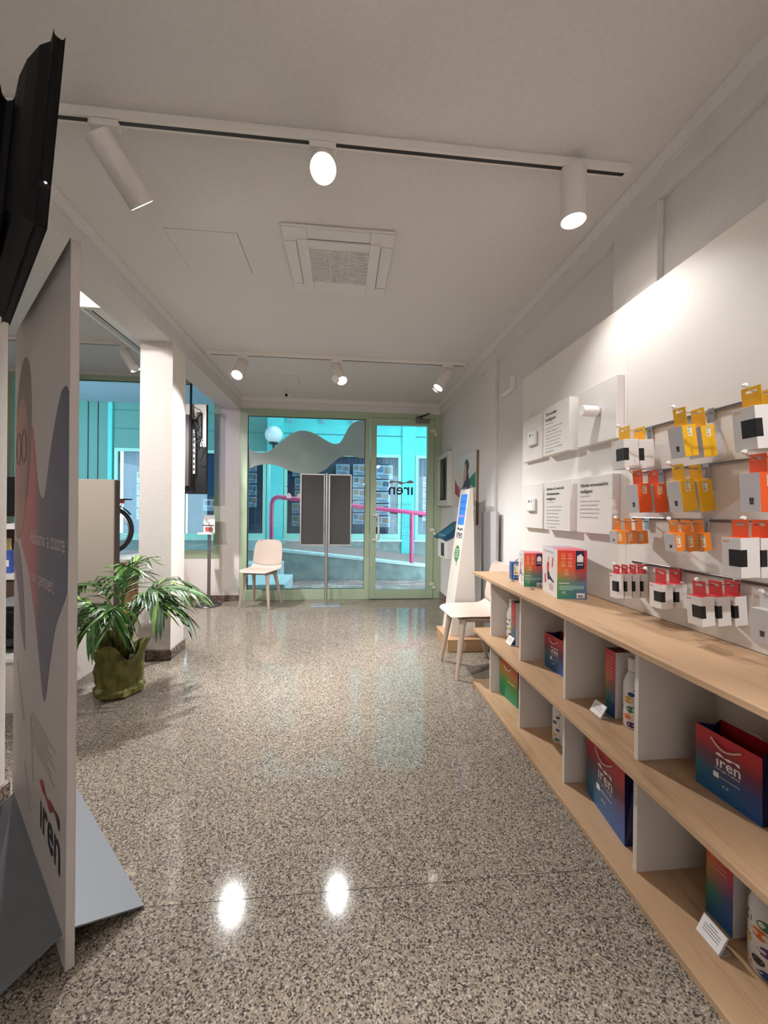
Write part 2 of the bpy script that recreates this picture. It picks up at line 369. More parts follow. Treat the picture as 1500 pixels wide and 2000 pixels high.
# ---------------------------------------------------------------- outside: alley, ramp, facade
M_PAVER = [noisy('paver_%d' % i, c, .8, .12, 30) for i, c in enumerate(((176,140,132), (160,128,122), (188,156,146), (150,126,124)))]
M_CONC = noisy('ramp_concrete', (150,156,152), .85, .10, 6)
M_STONE = noisy('pale_stone', (214,222,222), .6, .04, 12)
gr = thing('pavement', (0,6.2,0), 'brick paved alley outside the shop door', 'pavement', kind='structure')
box('bed', (-9,YF+.12,-.12), (6,6.9,-.022), mat('sand_joint', (120,110,104), .9), gr)
pm = {}
for r in range(13):
    for c in range(12):
        k = random.randrange(4)
        if k not in pm:
            o = box('paver', (-.098,-.05,-.03), (.098,.05,0), M_PAVER[k], None); pm[k] = o.data; bpy.data.objects.remove(o)
        o = bpy.data.objects.new('paver', pm[k]); COL.objects.link(o); o.parent = gr
        o.location = V((-.80+.2*c+(.1 if r % 2 else 0), 5.55+.104*r, random.uniform(-.004,.002))) - V((0,6.2,0))
rampz = lambda x: .36-.108*x
rp = thing('path_ramp', (0,7,0), 'brick paved access ramp rising beside the building opposite', 'path', kind='structure')
MB().prism([(-1.4,6.94,-.1),(6,6.94,-.1),(6,6.94,-.05),(3.7,6.94,rampz(3.7)),(-1.4,6.94,rampz(-1.4))], (0,2.3,0)).build('slab', M_PAVER[1], rp)
MB().prism([(-1.15,6.86,-.1),(4,6.86,-.1),(4,6.86,rampz(4)+.02),(-1.15,6.86,rampz(-1.15)+.02)], (0,.13,0)).build('side_wall', M_CONC, rp)
MB().prism([(-1.25,6.83,rampz(-1.25)+.02),(4,6.83,rampz(4)+.02),(4,6.83,rampz(4)+.05),(-1.25,6.83,rampz(-1.25)+.05)], (0,.20,0)).build('coping', M_STONE, rp, bevel=.006)
ls = thing('path_steps', (-3,6.5,0), 'pale stone steps up to the landing opposite', 'path', kind='structure')
box('step', (-9,5.55,-.05), (-.80,6.42,.175), M_STONE, ls, .01); box('step', (-9,6.42,-.05), (-1.0,6.84,.34), M_STONE, ls, .01); box('landing', (-9,6.84,-.05), (-1.25,9.2,.51), M_CONC, ls)
hr = thing('handrail', (0,6.95,.4), 'glossy magenta tubular handrail along the ramp outside', 'handrail')
M_PINK = mat('magenta_paint', (212,66,120), .25)
MB().tube([(-1.232,6.93,.52),(-1.236,6.93,1.20),(-1.228,6.93,1.32),(-1.20,6.93,1.385),(-1.14,6.93,1.418),(-1.05,6.93,1.412),(.355,6.93,1.263),(1.467,6.93,1.150),(3.0,6.93,.985)], .038, 12).build('rail', M_PINK, hr, True)
for x in (1.196, 2.9): MB().tube([(x,6.93,rampz(x)+.03),(x,6.93,1.29-.105*x)], .036, 12).build('post', M_PINK, hr, True)
# facade across the alley
FY = 9.2
M_FAC = noisy('aqua_facade', (92,202,200), .6, .02, 5)
M_FACG = mat('aqua_window_frame', (158,206,190), .4)
M_BLIND = [mat('blind_slat_%d' % i, c, .6) for i, c in enumerate(((50,80,108), (62,94,122)))]
M_DGL = glass('shop_glass', (.9,.95,1.0), 1.2)
fa = thing('facade', (0,FY,0), 'pale aqua shop facade across the alley', 'building')
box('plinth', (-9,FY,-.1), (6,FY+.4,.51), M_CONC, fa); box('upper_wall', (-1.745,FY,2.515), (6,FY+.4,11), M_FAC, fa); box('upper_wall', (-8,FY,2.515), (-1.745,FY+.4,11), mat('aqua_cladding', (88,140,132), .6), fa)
for z in (2.945, 3.35): box('panel_joint', (-8,FY-.004,z-.012), (6,FY+.01,z+.012), mat('joint_grey', (70,120,120), .8), fa)
for a, b in ((-5.12,-5.03), (-1.745,-1.38), (1.335,1.645)): 
    box('pilaster', (a,FY-.05,.20 if a > 0 else .5), (b,FY+.3,11), M_FAC, fa, .01)
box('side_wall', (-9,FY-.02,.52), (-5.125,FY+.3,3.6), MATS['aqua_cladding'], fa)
for x in (-5.8,-5.53,-5.33): box('cladding_joint', (x-.01,FY-.026,.5), (x+.01,FY-.02,3.6), M_DARK, fa)
wins = ((-5.0,-3.75), (-3.6,-1.76), (-1.37,1.325), (1.66,4.2))
for wi, (a, b) in enumerate(wins):
    z0, z1 = .53, 2.515
    f = MB()
    for lo, hi in (((a,FY-.02,z0),(a+.075,FY+.06,z1)), ((b-.075,FY-.02,z0),(b,FY+.06,z1)), ((a+.075,FY-.02,z0),(b-.075,FY+.06,z0+.13)), ((a+.075,FY-.02,z1-.07),(b-.075,FY+.06,z1))): f.box(lo, hi)
    wo = f.build('shop_window', M_FACG, fa)
    box('pane', (a+.075,FY+.02,z0+.13), (b-.075,FY+.026,z1-.07), M_DGL, wo)
    box('sill', (a-.02,FY-.06,z0-.045), (b+.02,FY+.02,z0-.004), M_STONE, fa)
    n = int((b-a-.15)/.09); sl = MB()
    for i in range(n):
        x = a+.08+i*.09; t = MB(); t.obox((x+.045,FY+.20,(z0+z1)/2+.03), (.088,.002,z1-z0-.2), Matrix.Rotation(math.radians(22),3,'Z')); sl.add(t.v, t.f, i % 2)
    bl = sl.build('vertical_blind', M_BLIND, wo); bl['kind'] = 'stuff'
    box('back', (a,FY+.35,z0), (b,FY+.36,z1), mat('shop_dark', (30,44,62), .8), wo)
gl = thing('globe_lamp', (-1.564,8.95,2.65), 'white globe lamp on bracket across the alley', 'street lamp')
MB().lathe([(.19*math.sin(math.pi*i/14), -.19*math.cos(math.pi*i/14)) for i in range(1,14)], (-1.564,8.95,2.857), 28).build('globe', mat('globe_white', (225,228,230), .25), gl, True)
MB().lathe([(.05,0),(.10,.02),(.10,.05),(.07,.06)], (-1.564,8.95,2.635), 20).build('socket', M_BLACK, gl, True)
MB().tube([(-1.564,8.95,2.64),(-1.564,8.95,2.58),(-1.564,9.149,2.56)], .03, 10).build('bracket', M_BLACK, gl)
S(box('wall_sky_block_upper', (-9,-2.3,3.05), (7,YF+.14,11.0), M_STONE))  # unseen upper floors, added tall to narrow the sky light in the alley
S(box('wall_sky_block_left', (-9.2,YF+.14,-.1), (-9,FY,3.7), M_CONC))  # unseen wall, added to stop daylight reaching under the soffit from the left
S(box('wall_sky_block_right', (6,YF+.14,-.1), (6.2,FY,11), M_STONE))  # unseen wall, added to close the open alley end against low sky light
S(box('roof_soffit', (-9,YF+.14,3.50), (-1.50,FY-.06,3.70), mat('soffit_grey', (150,160,172), .8)))
gut = thing('gutter', (0,FY-.2,3.3), 'aqua eaves gutter with small brackets above the shop windows opposite', 'gutter')
box('channel', (-1.35,FY-.24,3.355), (4.5,FY-.056,3.45), M_FAC, gut, .01)
for x in (-1.22,-.52,.18,.95,1.75): box('bracket', (x-.025,FY-.12,3.17), (x+.025,FY-.056,3.355), mat('bracket_mauve', (150,150,170), .5), gut)
# property sheets in the windows opposite
M_SHEET = mat('sheet_white', (222,230,234), .5)
PICS = [mat('sheet_picture_%d' % i, c, .5) for i, c in enumerate(((214,160,120), (150,168,176), (190,160,130), (130,150,180), (214,196,170), (92,108,124)))]
def sheet(x0, z1, w, h, label):
    s = thing('property_sheet', (x0+w/2,FY+.05,z1-h), label, 'notice', 'property sheets in the windows opposite')
    y = FY+.045
    box('sheet', (x0,y,z1-h), (x0+w,y+.006,z1), M_SHEET, s)
    a, b = random.sample(PICS, 2)
    box('picture', (x0+w*.08,y-.002,z1-h*.52), (x0+w*.44,y,z1-h*.12), a, s); box('picture', (x0+w*.52,y-.002,z1-h*.62), (x0+w*.92,y,z1-h*.16), b, s)
    box('caption', (x0+w*.1,y-.002,z1-h*.8), (x0+w*.8,y,z1-h*.74), PICS[5], s); box('caption', (x0+w*.3,y-.002,z1-h*.92), (x0+w*.85,y,z1-h*.87), PICS[5], s)
nth = ['topmost', 'second from top', 'third from top', 'fourth from top', 'lowest']
for i in range(4): sheet(-2.17, 2.30-.27*i, .19, .235, 'property sheet above the pink chair outside, ' + ['topmost','second from top','third from top','lowest'][i])
for i in range(5): sheet(-1.19+(.06 if i in (1,2) else 0), 2.22-.285*i, .30, .25, 'property sheet over the handrail bend, beside the dark display boards, ' + nth[i])
sheet(-.195, 2.27, .312, .24, 'property sheet just above the top edge of the dark display boards')
for i in range(5): sheet(.20, 2.28-.285*i, .30, .255, 'property sheet between the display boards and the door mullion, ' + nth[i])
for i in range(5): sheet(.73-(.02 if i else 0), 2.27-.285*i-(.06 if i else 0), .40 if i == 0 else .36, .315 if i == 0 else .25, 'property sheet seen through the door glass above the pull handle, ' + nth[i])
for i in range(4): sheet(1.85, 2.01-.265*i, .20, .24, 'property sheet at the hinge side of the door glass, ' + ['topmost','second from top','third from top','lowest'][i])
for i in range(4): sheet(-4.56, 2.0-.27*i, .26, .235, 'property sheet beside the bicycle wheel, ' + ['topmost','second from top','third from top','lowest'][i])
sheet(-3.15, 1.42, .36, .26, 'lone property sheet under the hanging screen')

# ---------------------------------------------------------------- ceiling fittings
ac = thing('ceiling_air_conditioner', (-.042,2.392,ZC), 'white square cassette air conditioner set in the ceiling', 'air conditioner')
cx, cy, hw, hd_ = -.042, 2.392, .300, .312
M_AC = mat('cassette_white', (216,213,212), .45)
box('panel', (cx-hw,cy-hd_,ZC-.018), (cx+hw,cy+hd_,ZC), M_AC, ac, .01)
ih, iv = .228, .222
for sx in (-1, 1):
    for sy in (-1, 1):
        x0, x1 = sorted((cx+sx*.170, cx+sx*(hw-.004))); y0, y1 = sorted((cy+sy*.205, cy+sy*(hd_-.004)))
        box('corner_cover', (x0,y0,ZC-.022), (x1,y1,ZC-.018), M_AC, ac, .002)
for s in (-1, 1):
    x0, x1 = sorted((cx+s*(ih+.004), cx+s*(hw-.006))); f = box('flap', (x0,cy-.200,ZC-.0215), (x1,cy+.200,ZC-.018), M_AC, ac, .002)
    y0, y1 = sorted((cy+s*(iv+.006), cy+s*(hd_-.008))); f = box('flap', (cx-.166,y0,ZC-.0215), (cx+.166,y1,ZC-.018), M_AC, ac, .002)
    box('slot', (min(cx+s*ih,cx+s*(ih+.004)),cy-.2,ZC-.0195), (max(cx+s*ih,cx+s*(ih+.004)),cy+.2,ZC-.018), M_BLACK, ac)
    box('slot', (cx-.166,min(cy+s*iv,cy+s*(iv+.005)),ZC-.0195), (cx+.166,max(cy+s*iv,cy+s*(iv+.005)),ZC-.018), M_BLACK, ac)
gx, gy = .168, .162
g = MB()
for lo, hi in (((cx-ih,cy-iv),(cx-gx,cy+iv)), ((cx+gx,cy-iv),(cx+ih,cy+iv)), ((cx-gx,cy-iv),(cx+gx,cy-gy)), ((cx-gx,cy+gy),(cx+gx,cy+iv))): g.box((*lo,ZC-.03), (*hi,ZC-.018))
gf = g.build('grille_frame', M_AC, ac, bevel=.002)
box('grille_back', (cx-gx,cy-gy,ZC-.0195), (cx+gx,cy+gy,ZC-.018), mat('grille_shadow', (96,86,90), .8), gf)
for i in range(22):
    y = cy-gy+.0075+i*(2*gy/22); box('slat', (cx-gx,y-.0042,ZC-.028), (cx+gx,y+.0042,ZC-.021), M_AC, gf)
for x in (cx-.055, cx+.055): box('slat_rib', (x-.002,cy-gy,ZC-.029), (x+.002,cy+gy,ZC-.0275), M_AC, gf)
def hatch(x0, x1, y0, y1, label):
    h = thing('access_panel', ((x0+x1)/2,(y0+y1)/2,ZC), label, 'access panel', 'ceiling access panels')
    box('gap', (x0,y0,ZC-.0006), (x1,y1,ZC), M_DARK, h); e = .0022
    box('cover', (x0+e,y0+.0006,ZC-.002), (x1-e,y1-e,ZC-.0004), M_CEIL, h)
hatch(-.964,-.585,2.196,2.566,'flush square ceiling hatch beside the cassette air conditioner')
hatch(-.915,-.528,4.44,4.76,'flush ceiling hatch beyond the far spotlight track')
def track(x0, x1, y, zc, label):
    t = thing('light_track', ((x0+x1)/2,y,zc), label, 'light track')
    box('profile', (x0,y-.019,zc-.036), (x1,y+.019,zc), M_LAMP, t, .002)
    box('slot', (x0+.015,y-.008,zc-.0366), (x1-.015,y+.008,zc-.0358), M_BLACK, t)
    box('end_cap', (x1,y-.0185,zc-.0355), (x1+.006,y+.0185,zc-.0005), M_LAMP, t); return t
YT1, YT2 = 1.583, 3.84
track(-1.25, 1.186, YT1, ZC, 'long white ceiling light track nearest the camera')
track(-1.27, 1.180, YT2, ZC, 'white ceiling light track in front of the shop door')
track(-4.0, -2.20, 4.36, 2.92, 'white ceiling light track in the side bay by the display window')
def spot(x, y, zc, d, label, L=.215, r=.050, bright=1.0, far=False, cone=78, blend=.8, group='track spotlights', drop=.055):
    d = V(d).normalized(); t = thing('track_spotlight', (x,y,zc-.036), label, 'spotlight', group)
    box('adapter', (x-.052,y-.016,zc-.062), (x+.052,y+.016,zc-.036), M_LAMP, t, .003)
    j = V((x,y,zc-.062-drop)); MB().tube([(x,y,zc-.06), j], .010, 10).build('stem', M_LAMP, t)
    back = j - d*.035; q = Z_.rotation_difference(d).to_matrix()
    hd = MB().lathe([(r*.9,0),(r,.006),(r,L),(r*.94,L),(r*.90,L-.014)], back, 32, q, caps=False)
    hd.lathe([(0.001,0),(r*.9,0)], back, 32, q, caps=False)
    ho = hd.build('head', M_LAMP, t, True)
    mouth = back + d*(L-.014)
    MB().lathe([(.0005,0),(r*.90,0)], mouth, 28, q, caps=False).build('lens', M_GLOWF if far else M_GLOW, ho)
    side = d.cross(Z_); side = side.normalized() if side.length > .1 else X_
    if far: MB().lathe([(.0005,0),(r*.75,0),(r*.75,.003),(.0005,.003)], mouth + side*r*1.35 + d*.01, 20, Z_.rotation_difference((side*.75+d*.65).normalized()).to_matrix(), caps=False).build('glare_shield', M_LAMP, ho)
    ld = bpy.data.lights.new('spot', 'SPOT'); ld.energy = SPOT*bright; ld.color = WARM; ld.spot_size = math.radians(cone); ld.spot_blend = blend; ld.shadow_soft_size = r*.8
    lo = bpy.data.objects.new('spot_beam', ld); COL.objects.link(lo); lo.parent = ho
    lo.location = mouth + d*.016 - ORG[t.name]; lo.rotation_euler = V((0,0,-1)).rotation_difference(d).to_euler()
    return t
spot(-.905, YT1, ZC, (.38,.64,-.67), L=.23, bright=.55, label='white track spotlight hung beside the black monitor, turned away')
spot(-.098, YT1, ZC, (.06,-.70,-.72), 'glaring white track spotlight aimed at the viewer above the cassette', L=.17)
spot(.945, YT1, ZC, (.02,.0,-1), 'white track spotlight pointing straight down near the product wall', r=.051, drop=.01, cone=118, blend=.6, bright=.10)
spot(-.966, YT2, ZC, (-.10,-.62,-.78), 'white track spotlight on the far track next to the beam', far=True)
spot(-.085, YT2, ZC, (.30,-.50,-.80), 'white track spotlight in the middle of the far track', far=True, bright=.8)
spot(1.005, YT2, ZC, (-.55,-.10,-.83), 'white track spotlight on the far track next to the wall poster', far=True)
spot(-2.27, 4.36, 2.92, (.45,.20,-.87), 'white track spotlight in the side bay by the column', far=True)
spot(-3.1, 4.36, 2.92, (.1,-.5,-.85), 'white track spotlight in the side bay above the bicycle', far=True)
# unseen track behind the camera, its first two spots added as bounce fill
track(-1.2, 1.18, -.75, ZC, 'unseen white ceiling light track behind the viewer')
spot(-.85, -.75, ZC, (-.2,-.75,-.6), bright=.9, label='added fill spotlight behind the viewer, over the totem side')
spot(.1, -.75, ZC, (.1,-.75,-.6), bright=.9, label='added fill spotlight behind the viewer, in the middle')
spot(.95, -.75, ZC, (.20,1.78,-1.15), bright=.28, cone=34, blend=.7, label='white track spotlight behind the viewer, aimed along the product wall')
track(-3.2, -1.70, 1.35, 2.92, 'white ceiling light track in the side bay behind the monitor')
spot(-2.05, 1.35, 2.92, (.30,.80,-.52), bright=.38, cone=84, label='white track spotlight in the side bay behind the monitor, aimed at the columns')
spot(-2.75, 1.35, 2.92, (.25,.80,-.60), bright=.45, cone=84, label='white track spotlight in the side bay behind the monitor, far end')
sec = thing('security_camera', (-.704,5.03,ZC), 'small white security camera under the ceiling above the shop window', 'camera')
MB().lathe([(.032,0),(.032,-.02),(.012,-.024)], (-.70,5.03,ZC), 18).build('mount', M_WHITE, sec, True)
q = Z_.rotation_difference(V((-.35,-.7,-.45)).normalized()).to_matrix()
hb = MB().lathe([(.026,-.035),(.034,-.02),(.034,.03),(.030,.034)], (-.71,5.02,ZC-.045), 18, q).build('housing', M_WHITE, sec, True)
MB().lathe([(.022,.033),(.020,.040)], (-.71,5.02,ZC-.045), 16, q).build('lens', M_BLACK, hb)

# ---------------------------------------------------------------- wall air conditioner in the side bay
aw = thing('wall_air_conditioner', (-1.70,2.9,2.56), 'white long split air conditioner mounted on the beam in the side bay', 'air conditioner')
prof = [(-1.606,2.84),(-1.606,2.522),(-1.74,2.522),(-1.80,2.55),(-1.83,2.60),(-1.84,2.80),(-1.80,2.84)]
MB().prism([(x,2.78,z) for x, z in prof], (0,1.0,0)).build('body', M_WHITE, aw, bevel=.006)
box('outlet_slot', (-1.700,2.84,2.5210), (-1.688,3.72,2.5222), M_BLACK, aw)
box('lower_flap', (-1.738,2.82,2.5195), (-1.705,3.74,2.5222), M_LGREY, aw)

# ---------------------------------------------------------------- product wall: board, shelf unit, sign panels
XB = 1.262
bd = thing('display_wall_board', (XB,1,.78), 'tall white display board with metal rails behind the oak counter', 'display board')
box('panel', (XB,1.662,.781), (XP,2.713,2.150), M_BOARD, bd, .0015); box('panel', (XB-.001,-.5,.781), (XP,1.660,2.150), M_BOARD, bd, .0015)
M_RAIL = mat('steel_rail', (158,152,150), .28, .9)
RZ = {1:1.555, 2:1.372, 3:1.178, 4:.990}
for z in RZ.values():
    r = box('rail', (XB-.009,-.45,z-.006), (XB-.001,1.612,z+.006), M_RAIL, bd, .0015)
    box('rail_groove', (XB-.0092,-.45,z-.0015), (XB-.0088,1.612,z+.0015), M_DARK, r)
su = thing('display_shelf_unit', (1.08,1,0), 'long low oak shelf unit with white dividers along the wall', 'shelf')
XF = .904
box('top', (XF,-.5,.762), (XB,2.708,.780), M_OAK, su, .001); box('middle_shelf', (XF,-.5,.369), (XB,2.708,.388), M_OAK, su, .001); box('bottom_board', (XF,-.5,0), (XB,2.708,.020), M_OAK, su, .001)
for y in (2.513, 2.076, 1.636, 1.207, .768, .33, -.11):
    box('divider', (.968,y,.388), (1.250,y+.017,.762), M_WLAM, su); box('divider', (.968,y,.020), (1.250,y+.017,.369), M_WLAM, su)
box('back_panel', (1.250,-.5,.388), (1.258,2.53,.762), M_WLAM, su); box('back_panel', (1.250,-.5,.020), (1.258,2.53,.369), M_WLAM, su)

def sign(y0, y1, z0, z1, label, title=None, tsize=.021, body=None, th=.030):
    s = thing('sign_panel', (XB,(y0+y1)/2,z0), label, 'sign', 'white square panels on the display board')
    x0 = XB-th; box('board', (x0,y0,z0), (XB-.0012,y1,z1), M_PANEL, s, .002)
    if title:
        text(title, tsize, M_INK, s, (x0,y1-.028,z1-.052), WALLU, Z_, space=1.25, bold=.0004)
        n = title.count('\n')+1; zz = z1-.052-tsize*.95*1.25*n+.012
        box('rule', (x0-.0012,y1-.028-.085,zz-.001), (x0-.0004,y1-.028,zz+.0002), M_INK, s)
        text(body, .0105, mat('body_ink', (74,70,74), .6), s, (x0,y1-.028,zz-.030), WALLU, Z_, space=1.9)
    return s
sign(2.366,2.640,1.543,1.83,'white square panel with wall thermostat, upper row, far end of the display board')
sign(2.034,2.313,1.541,1.83,'white panel headed Termostato intelligente, upper row, second in the row','Termostato\nintelligente',.026,'Il termostato intelligente permette di gestire\nil riscaldamento e di programmare la\ntemperatura della casa in maniera semplice\ne flessibile. Grazie alla connessione wifi e\nalle app per smartphone si controlla il\ncomfort da remoto anche fuori casa, si\nriducono i consumi e si ottiene un maggiore\nrisparmio sulla bolletta.', .055)
sign(1.680,1.976,1.541,1.83,'white square panel carrying a white radiator valve, upper row', th=.040)
sign(2.360,2.630,1.098,1.385,'white square panel with wall thermostat, lower row, far end of the display board')
sign(2.031,2.310,1.099,1.385,'white panel headed Sistema di controllo climatizzazione, lower row','Sistema di controllo\nclimatizzazione\nintelligente',.0235,'Questo sistema ti permette con un solo\ndispositivo di gestire il clima della casa.\nIl sistema permette di impostare\nla temperatura e il programma da\nsmartphone anche fuori casa per un\ncomfort ottimale e per ridurre i costi\ne i consumi dell\'ambiente.', .045)
sign(1.700,1.974,1.100,1.384,'white panel headed Valvole termostatiche intelligenti, lower row','Valvole termostatiche\nintelligenti',.0245,'Le valvole termostatiche consentono\ndi regolare in maniera efficiente la\ntemperatura dell\'ambiente domestico,\ncontribuendo alla riduzione dei costi\nper il riscaldamento della tua casa.', .040)
def thermo(yc, zc, label):
    t = thing('wall_thermostat', (XB-.03,yc,zc-.045), label, 'thermostat', 'white wall thermostats'); x1 = XB-.031
    box('body', (x1-.022,yc-.047,zc-.045), (x1,yc+.047,zc+.045), M_WHITE, t, .008)
    box('base', (x1-.006,yc-.049,zc-.052), (x1,yc+.049,zc-.046), M_LGREY, t)
    for dy in (.012, .002, -.026): box('mark', (x1-.0226,yc+dy-.0035,zc+.012), (x1-.0222,yc+dy+.0035,zc+.028), M_INK, t)
thermo(2.482, 1.682, 'white wall thermostat on the upper panel'); thermo(2.490, 1.252, 'white wall thermostat on the lower panel')
va = thing('radiator_valve', (XB-.041,1.80,1.69), 'white cylindrical smart radiator valve sticking out of the upper panel', 'thermostat valve')
q = Z_.rotation_difference(V((-1,0,0))).to_matrix(); q2 = Z_.rotation_difference(V((-1,0,.02)).normalized()).to_matrix()
MB().lathe([(.018,0),(.018,.014)], (XB-.0405,1.80,1.690), 20, q).build('connector', M_CHROME, va, True)
MB().lathe([(.022,.012),(.026,.020),(.026,.085),(.024,.090),(.001,.090)], (XB-.0405,1.80,1.690), 28, q2).build('body', M_WHITE, va, True)

# ---------------------------------------------------------------- boxes hanging on hooks
YEL, ORA, RED, DOR, WHI = (236,182,24), (236,92,38), (206,62,66), (240,140,44), (228,224,222)
M_CARD = mat('carton_grey_white', (206,202,206), .4); M_CARDW = mat('carton_white', (226,222,220), .35)
def cmat(c, n): return mat('carton_'+n, c, .35)
M_LABEL = mat('energy_label_white', (230,228,214), .5)
LABC = [mat('energy_%d' % i, c, .5) for i, c in enumerate(((60,140,70), (150,180,60), (226,190,50), (206,90,50)))]
def hook(x_tip, y, z, label):
    h = thing('display_hook', (XB,y,z), label, 'hook', 'chrome display hooks')
    box('bracket', (XB-.014,y-.012,z-.034), (XB-.0092,y+.012,z+.016), M_CHROME, h, .001)
    MB().tube([(XB-.014,y,z),(x_tip+.035,y,z-.002),(x_tip+.012,y,z+.004),(x_tip,y,z+.014)], .0026, 8).build('rod', M_CHROME, h, True)
    MB().obox((x_tip-.002,y,z+.016), (.012,.012,.010), Matrix.Rotation(math.radians(-50),3,'Y')).build('tip', M_WHITE, h, bevel=.003)
def carton(x, y, zt, dx, w, hgt, kind, col, cn, label, tilt, swing, hookz, group):
    """x = room-side face, zt = top of the box; tilt about Y, swing about the hook"""
    c = thing('bulb_box', (x+dx/2,y,zt-hgt), label, 'box', group); R = V((x,y,zt-hgt))
    cm = cmat(col, cn); side = M_CARDW if kind == 'window' else cm
    body = MB().box((x,y-w/2,zt-hgt), (x+dx,y+w/2,zt), [3,1,2,0,2,0]); body.build('carton', [M_CARD if kind != 'window' else M_CARDW, cm, side, M_CARD], c, bevel=.0008)
    # hang tab with a slot
    xt = x+dx*.5; tw = w*.86; zh = hookz+.012; hz0 = zt; t = .0012
    tb = MB(); sl = .006; sh = .0035; zc_ = hookz-.001
    tb.box((xt,y-tw/2,hz0), (xt+t,y+tw/2,zc_-sh)); tb.box((xt,y-tw/2,zc_+sh), (xt+t,y+tw/2,zh)); tb.box((xt,y-tw/2,zc_-sh), (xt+t,y-tw*.28,zc_+sh)); tb.box((xt,y+tw*.28,zc_-sh), (xt+t,y+tw/2,zc_+sh))
    tb.build('hang_tab', cm, c)
    if kind == 'window':
        wz0, wz1 = zt-hgt*.72, zt-hgt*.30
        box('window', (x-.0006,y-w/2-.0006,wz0), (x+dx*.32,y+w*.12,wz1), M_BLACK, c)
        text('60W' if hgt > .105 else '40W', hgt*.09, cm, c, (x,y+w*.44,zt-hgt*.13), WALLU, Z_, name='wattage_print')
    else:
        bw = w*.22
        poly('bulb_picture', [(-bw*.42,0),(bw*.42,0),(bw*.42,hgt*.09),(bw*.5,hgt*.11),(bw*.5,hgt*.17),(-bw*.5,hgt*.17),(-bw*.5,hgt*.11),(-bw*.42,hgt*.09)], (x,y-w*.06,zt-hgt*.80), WALLU, Z_, mat('bulb_cap_grey', (70,62,66), .5), c)
        lw, lh = dx*.32, hgt*(.30 if hgt > .08 else .62); lx = x+dx*(.36 if hgt > .08 else .14); lz = zt-hgt*(.36 if hgt > .08 else .76)
        l = quad('energy_label', (lx,y-w/2,lz), X_, Z_, lw, lh, M_LABEL, c)
        for i in range(4): quad('energy_band', (lx+lw*.1,y-w/2-.0006,lz+lh*(.62-.15*i)), X_, Z_, lw*(.25+.12*i), lh*.09, LABC[i], l, .0004)
        quad('energy_band', (lx+lw*.1,y-w/2-.0006,lz+lh*.86), X_, Z_, lw*.8, lh*.07, M_NAVY, l, .0004)
    c.rotation_euler = (math.radians(swing), math.radians(tilt), 0)
    # rotate about the hook line so that the tab stays on it
    piv = V((x+dx/2,y,hookz)); rot = c.rotation_euler.to_matrix(); c.location = piv + rot@(V(c.location)-piv)
HOOKS = [  # y, rail z of hook, count, x, dx, w, h, ztop, kind, colour, cname, step, tilt, description
 (1.514, 1.541, 2, 1.104, .064, .073, .117, 1.498, 'window', YEL, 'yellow', .066, -3, 'white window box with yellow tab, far end of top rail'),
 (1.241, 1.548, 2, 1.106, .050, .059, .106, 1.498, 'print', YEL, 'yellow', .068, -9, 'yellow and grey bulb box on the top rail'),
 (1.000, 1.545, 2, 1.098, .062, .064, .119, 1.500, 'window', YEL, 'yellow', .066, -6, 'large window box on top rail at picture edge'),
 (1.455, 1.358, 2, 1.122, .055, .060, .111, 1.316, 'print', ORA, 'orange_red', .066, -6, 'orange red and grey bulb box on the second rail'),
 (1.259, 1.359, 2, 1.116, .056, .056, .108, 1.316, 'print', YEL, 'yellow', .066, -10, 'yellow and grey bulb box on the second rail'),
 (1.000, 1.359, 1, 1.124, .058, .056, .110, 1.318, 'print', ORA, 'orange_red', .06, -3, 'large orange bulb box on second rail at picture edge'),
 (1.523, 1.167, 3, 1.096, .041, .046, .054, 1.130, 'print', DOR, 'orange', .047, -5, 'small orange bulb box, far hook of third rail'),
 (1.255, 1.168, 3, 1.106, .042, .046, .062, 1.135, 'print', DOR, 'orange', .046, -8, 'small orange bulb box, middle hook of third rail'),
 (1.000, 1.174, 2, 1.071, .058, .054, .110, 1.137, 'window', ORA, 'orange_red', .062, -2, 'large white window box on third rail'),
 (1.535, .975, 4, 1.110, .030, .043, .099, .951, 'window', RED, 'red', .036, -1.5, 'slim red-topped window box, far hook of lowest rail'),
 (1.358, .982, 2, 1.148, .046, .057, .089, .942, 'window', RED, 'red', .056, -2, 'red-topped window box, second hook of lowest rail'),
 (1.143, .978, 3, 1.094, .045, .053, .092, .944, 'window', RED, 'red', .056, -5, 'red-topped window box, third hook of lowest rail'),
 (.950, .980, 1, 1.108, .050, .054, .090, .948, 'print2', RED, 'red', .05, -2, 'white printed bulb box at picture edge on lowest rail'),
]
place_w = ['front one', 'second', 'third', 'last one']
for hy, hz, n, x, dx, w, h, zt, kind, col, cn, step, tilt, desc in HOOKS:
    hook(1.112 if kind != 'window' or n < 4 else 1.118, hy, hz, 'chrome hook holding the ' + desc)
    for i in range(n):
        sw = random.uniform(-1, 1)
        k = kind
        carton(x+i*step, hy, zt, dx, w, h, 'window' if k == 'window' else 'print', col if k != 'print2' else WHI, cn if k != 'print2' else 'white', desc + (', ' + place_w[i] + ' on its hook' if n > 1 else ''), tilt, sw*.6, hz, 'bulb boxes hanging on the product wall')

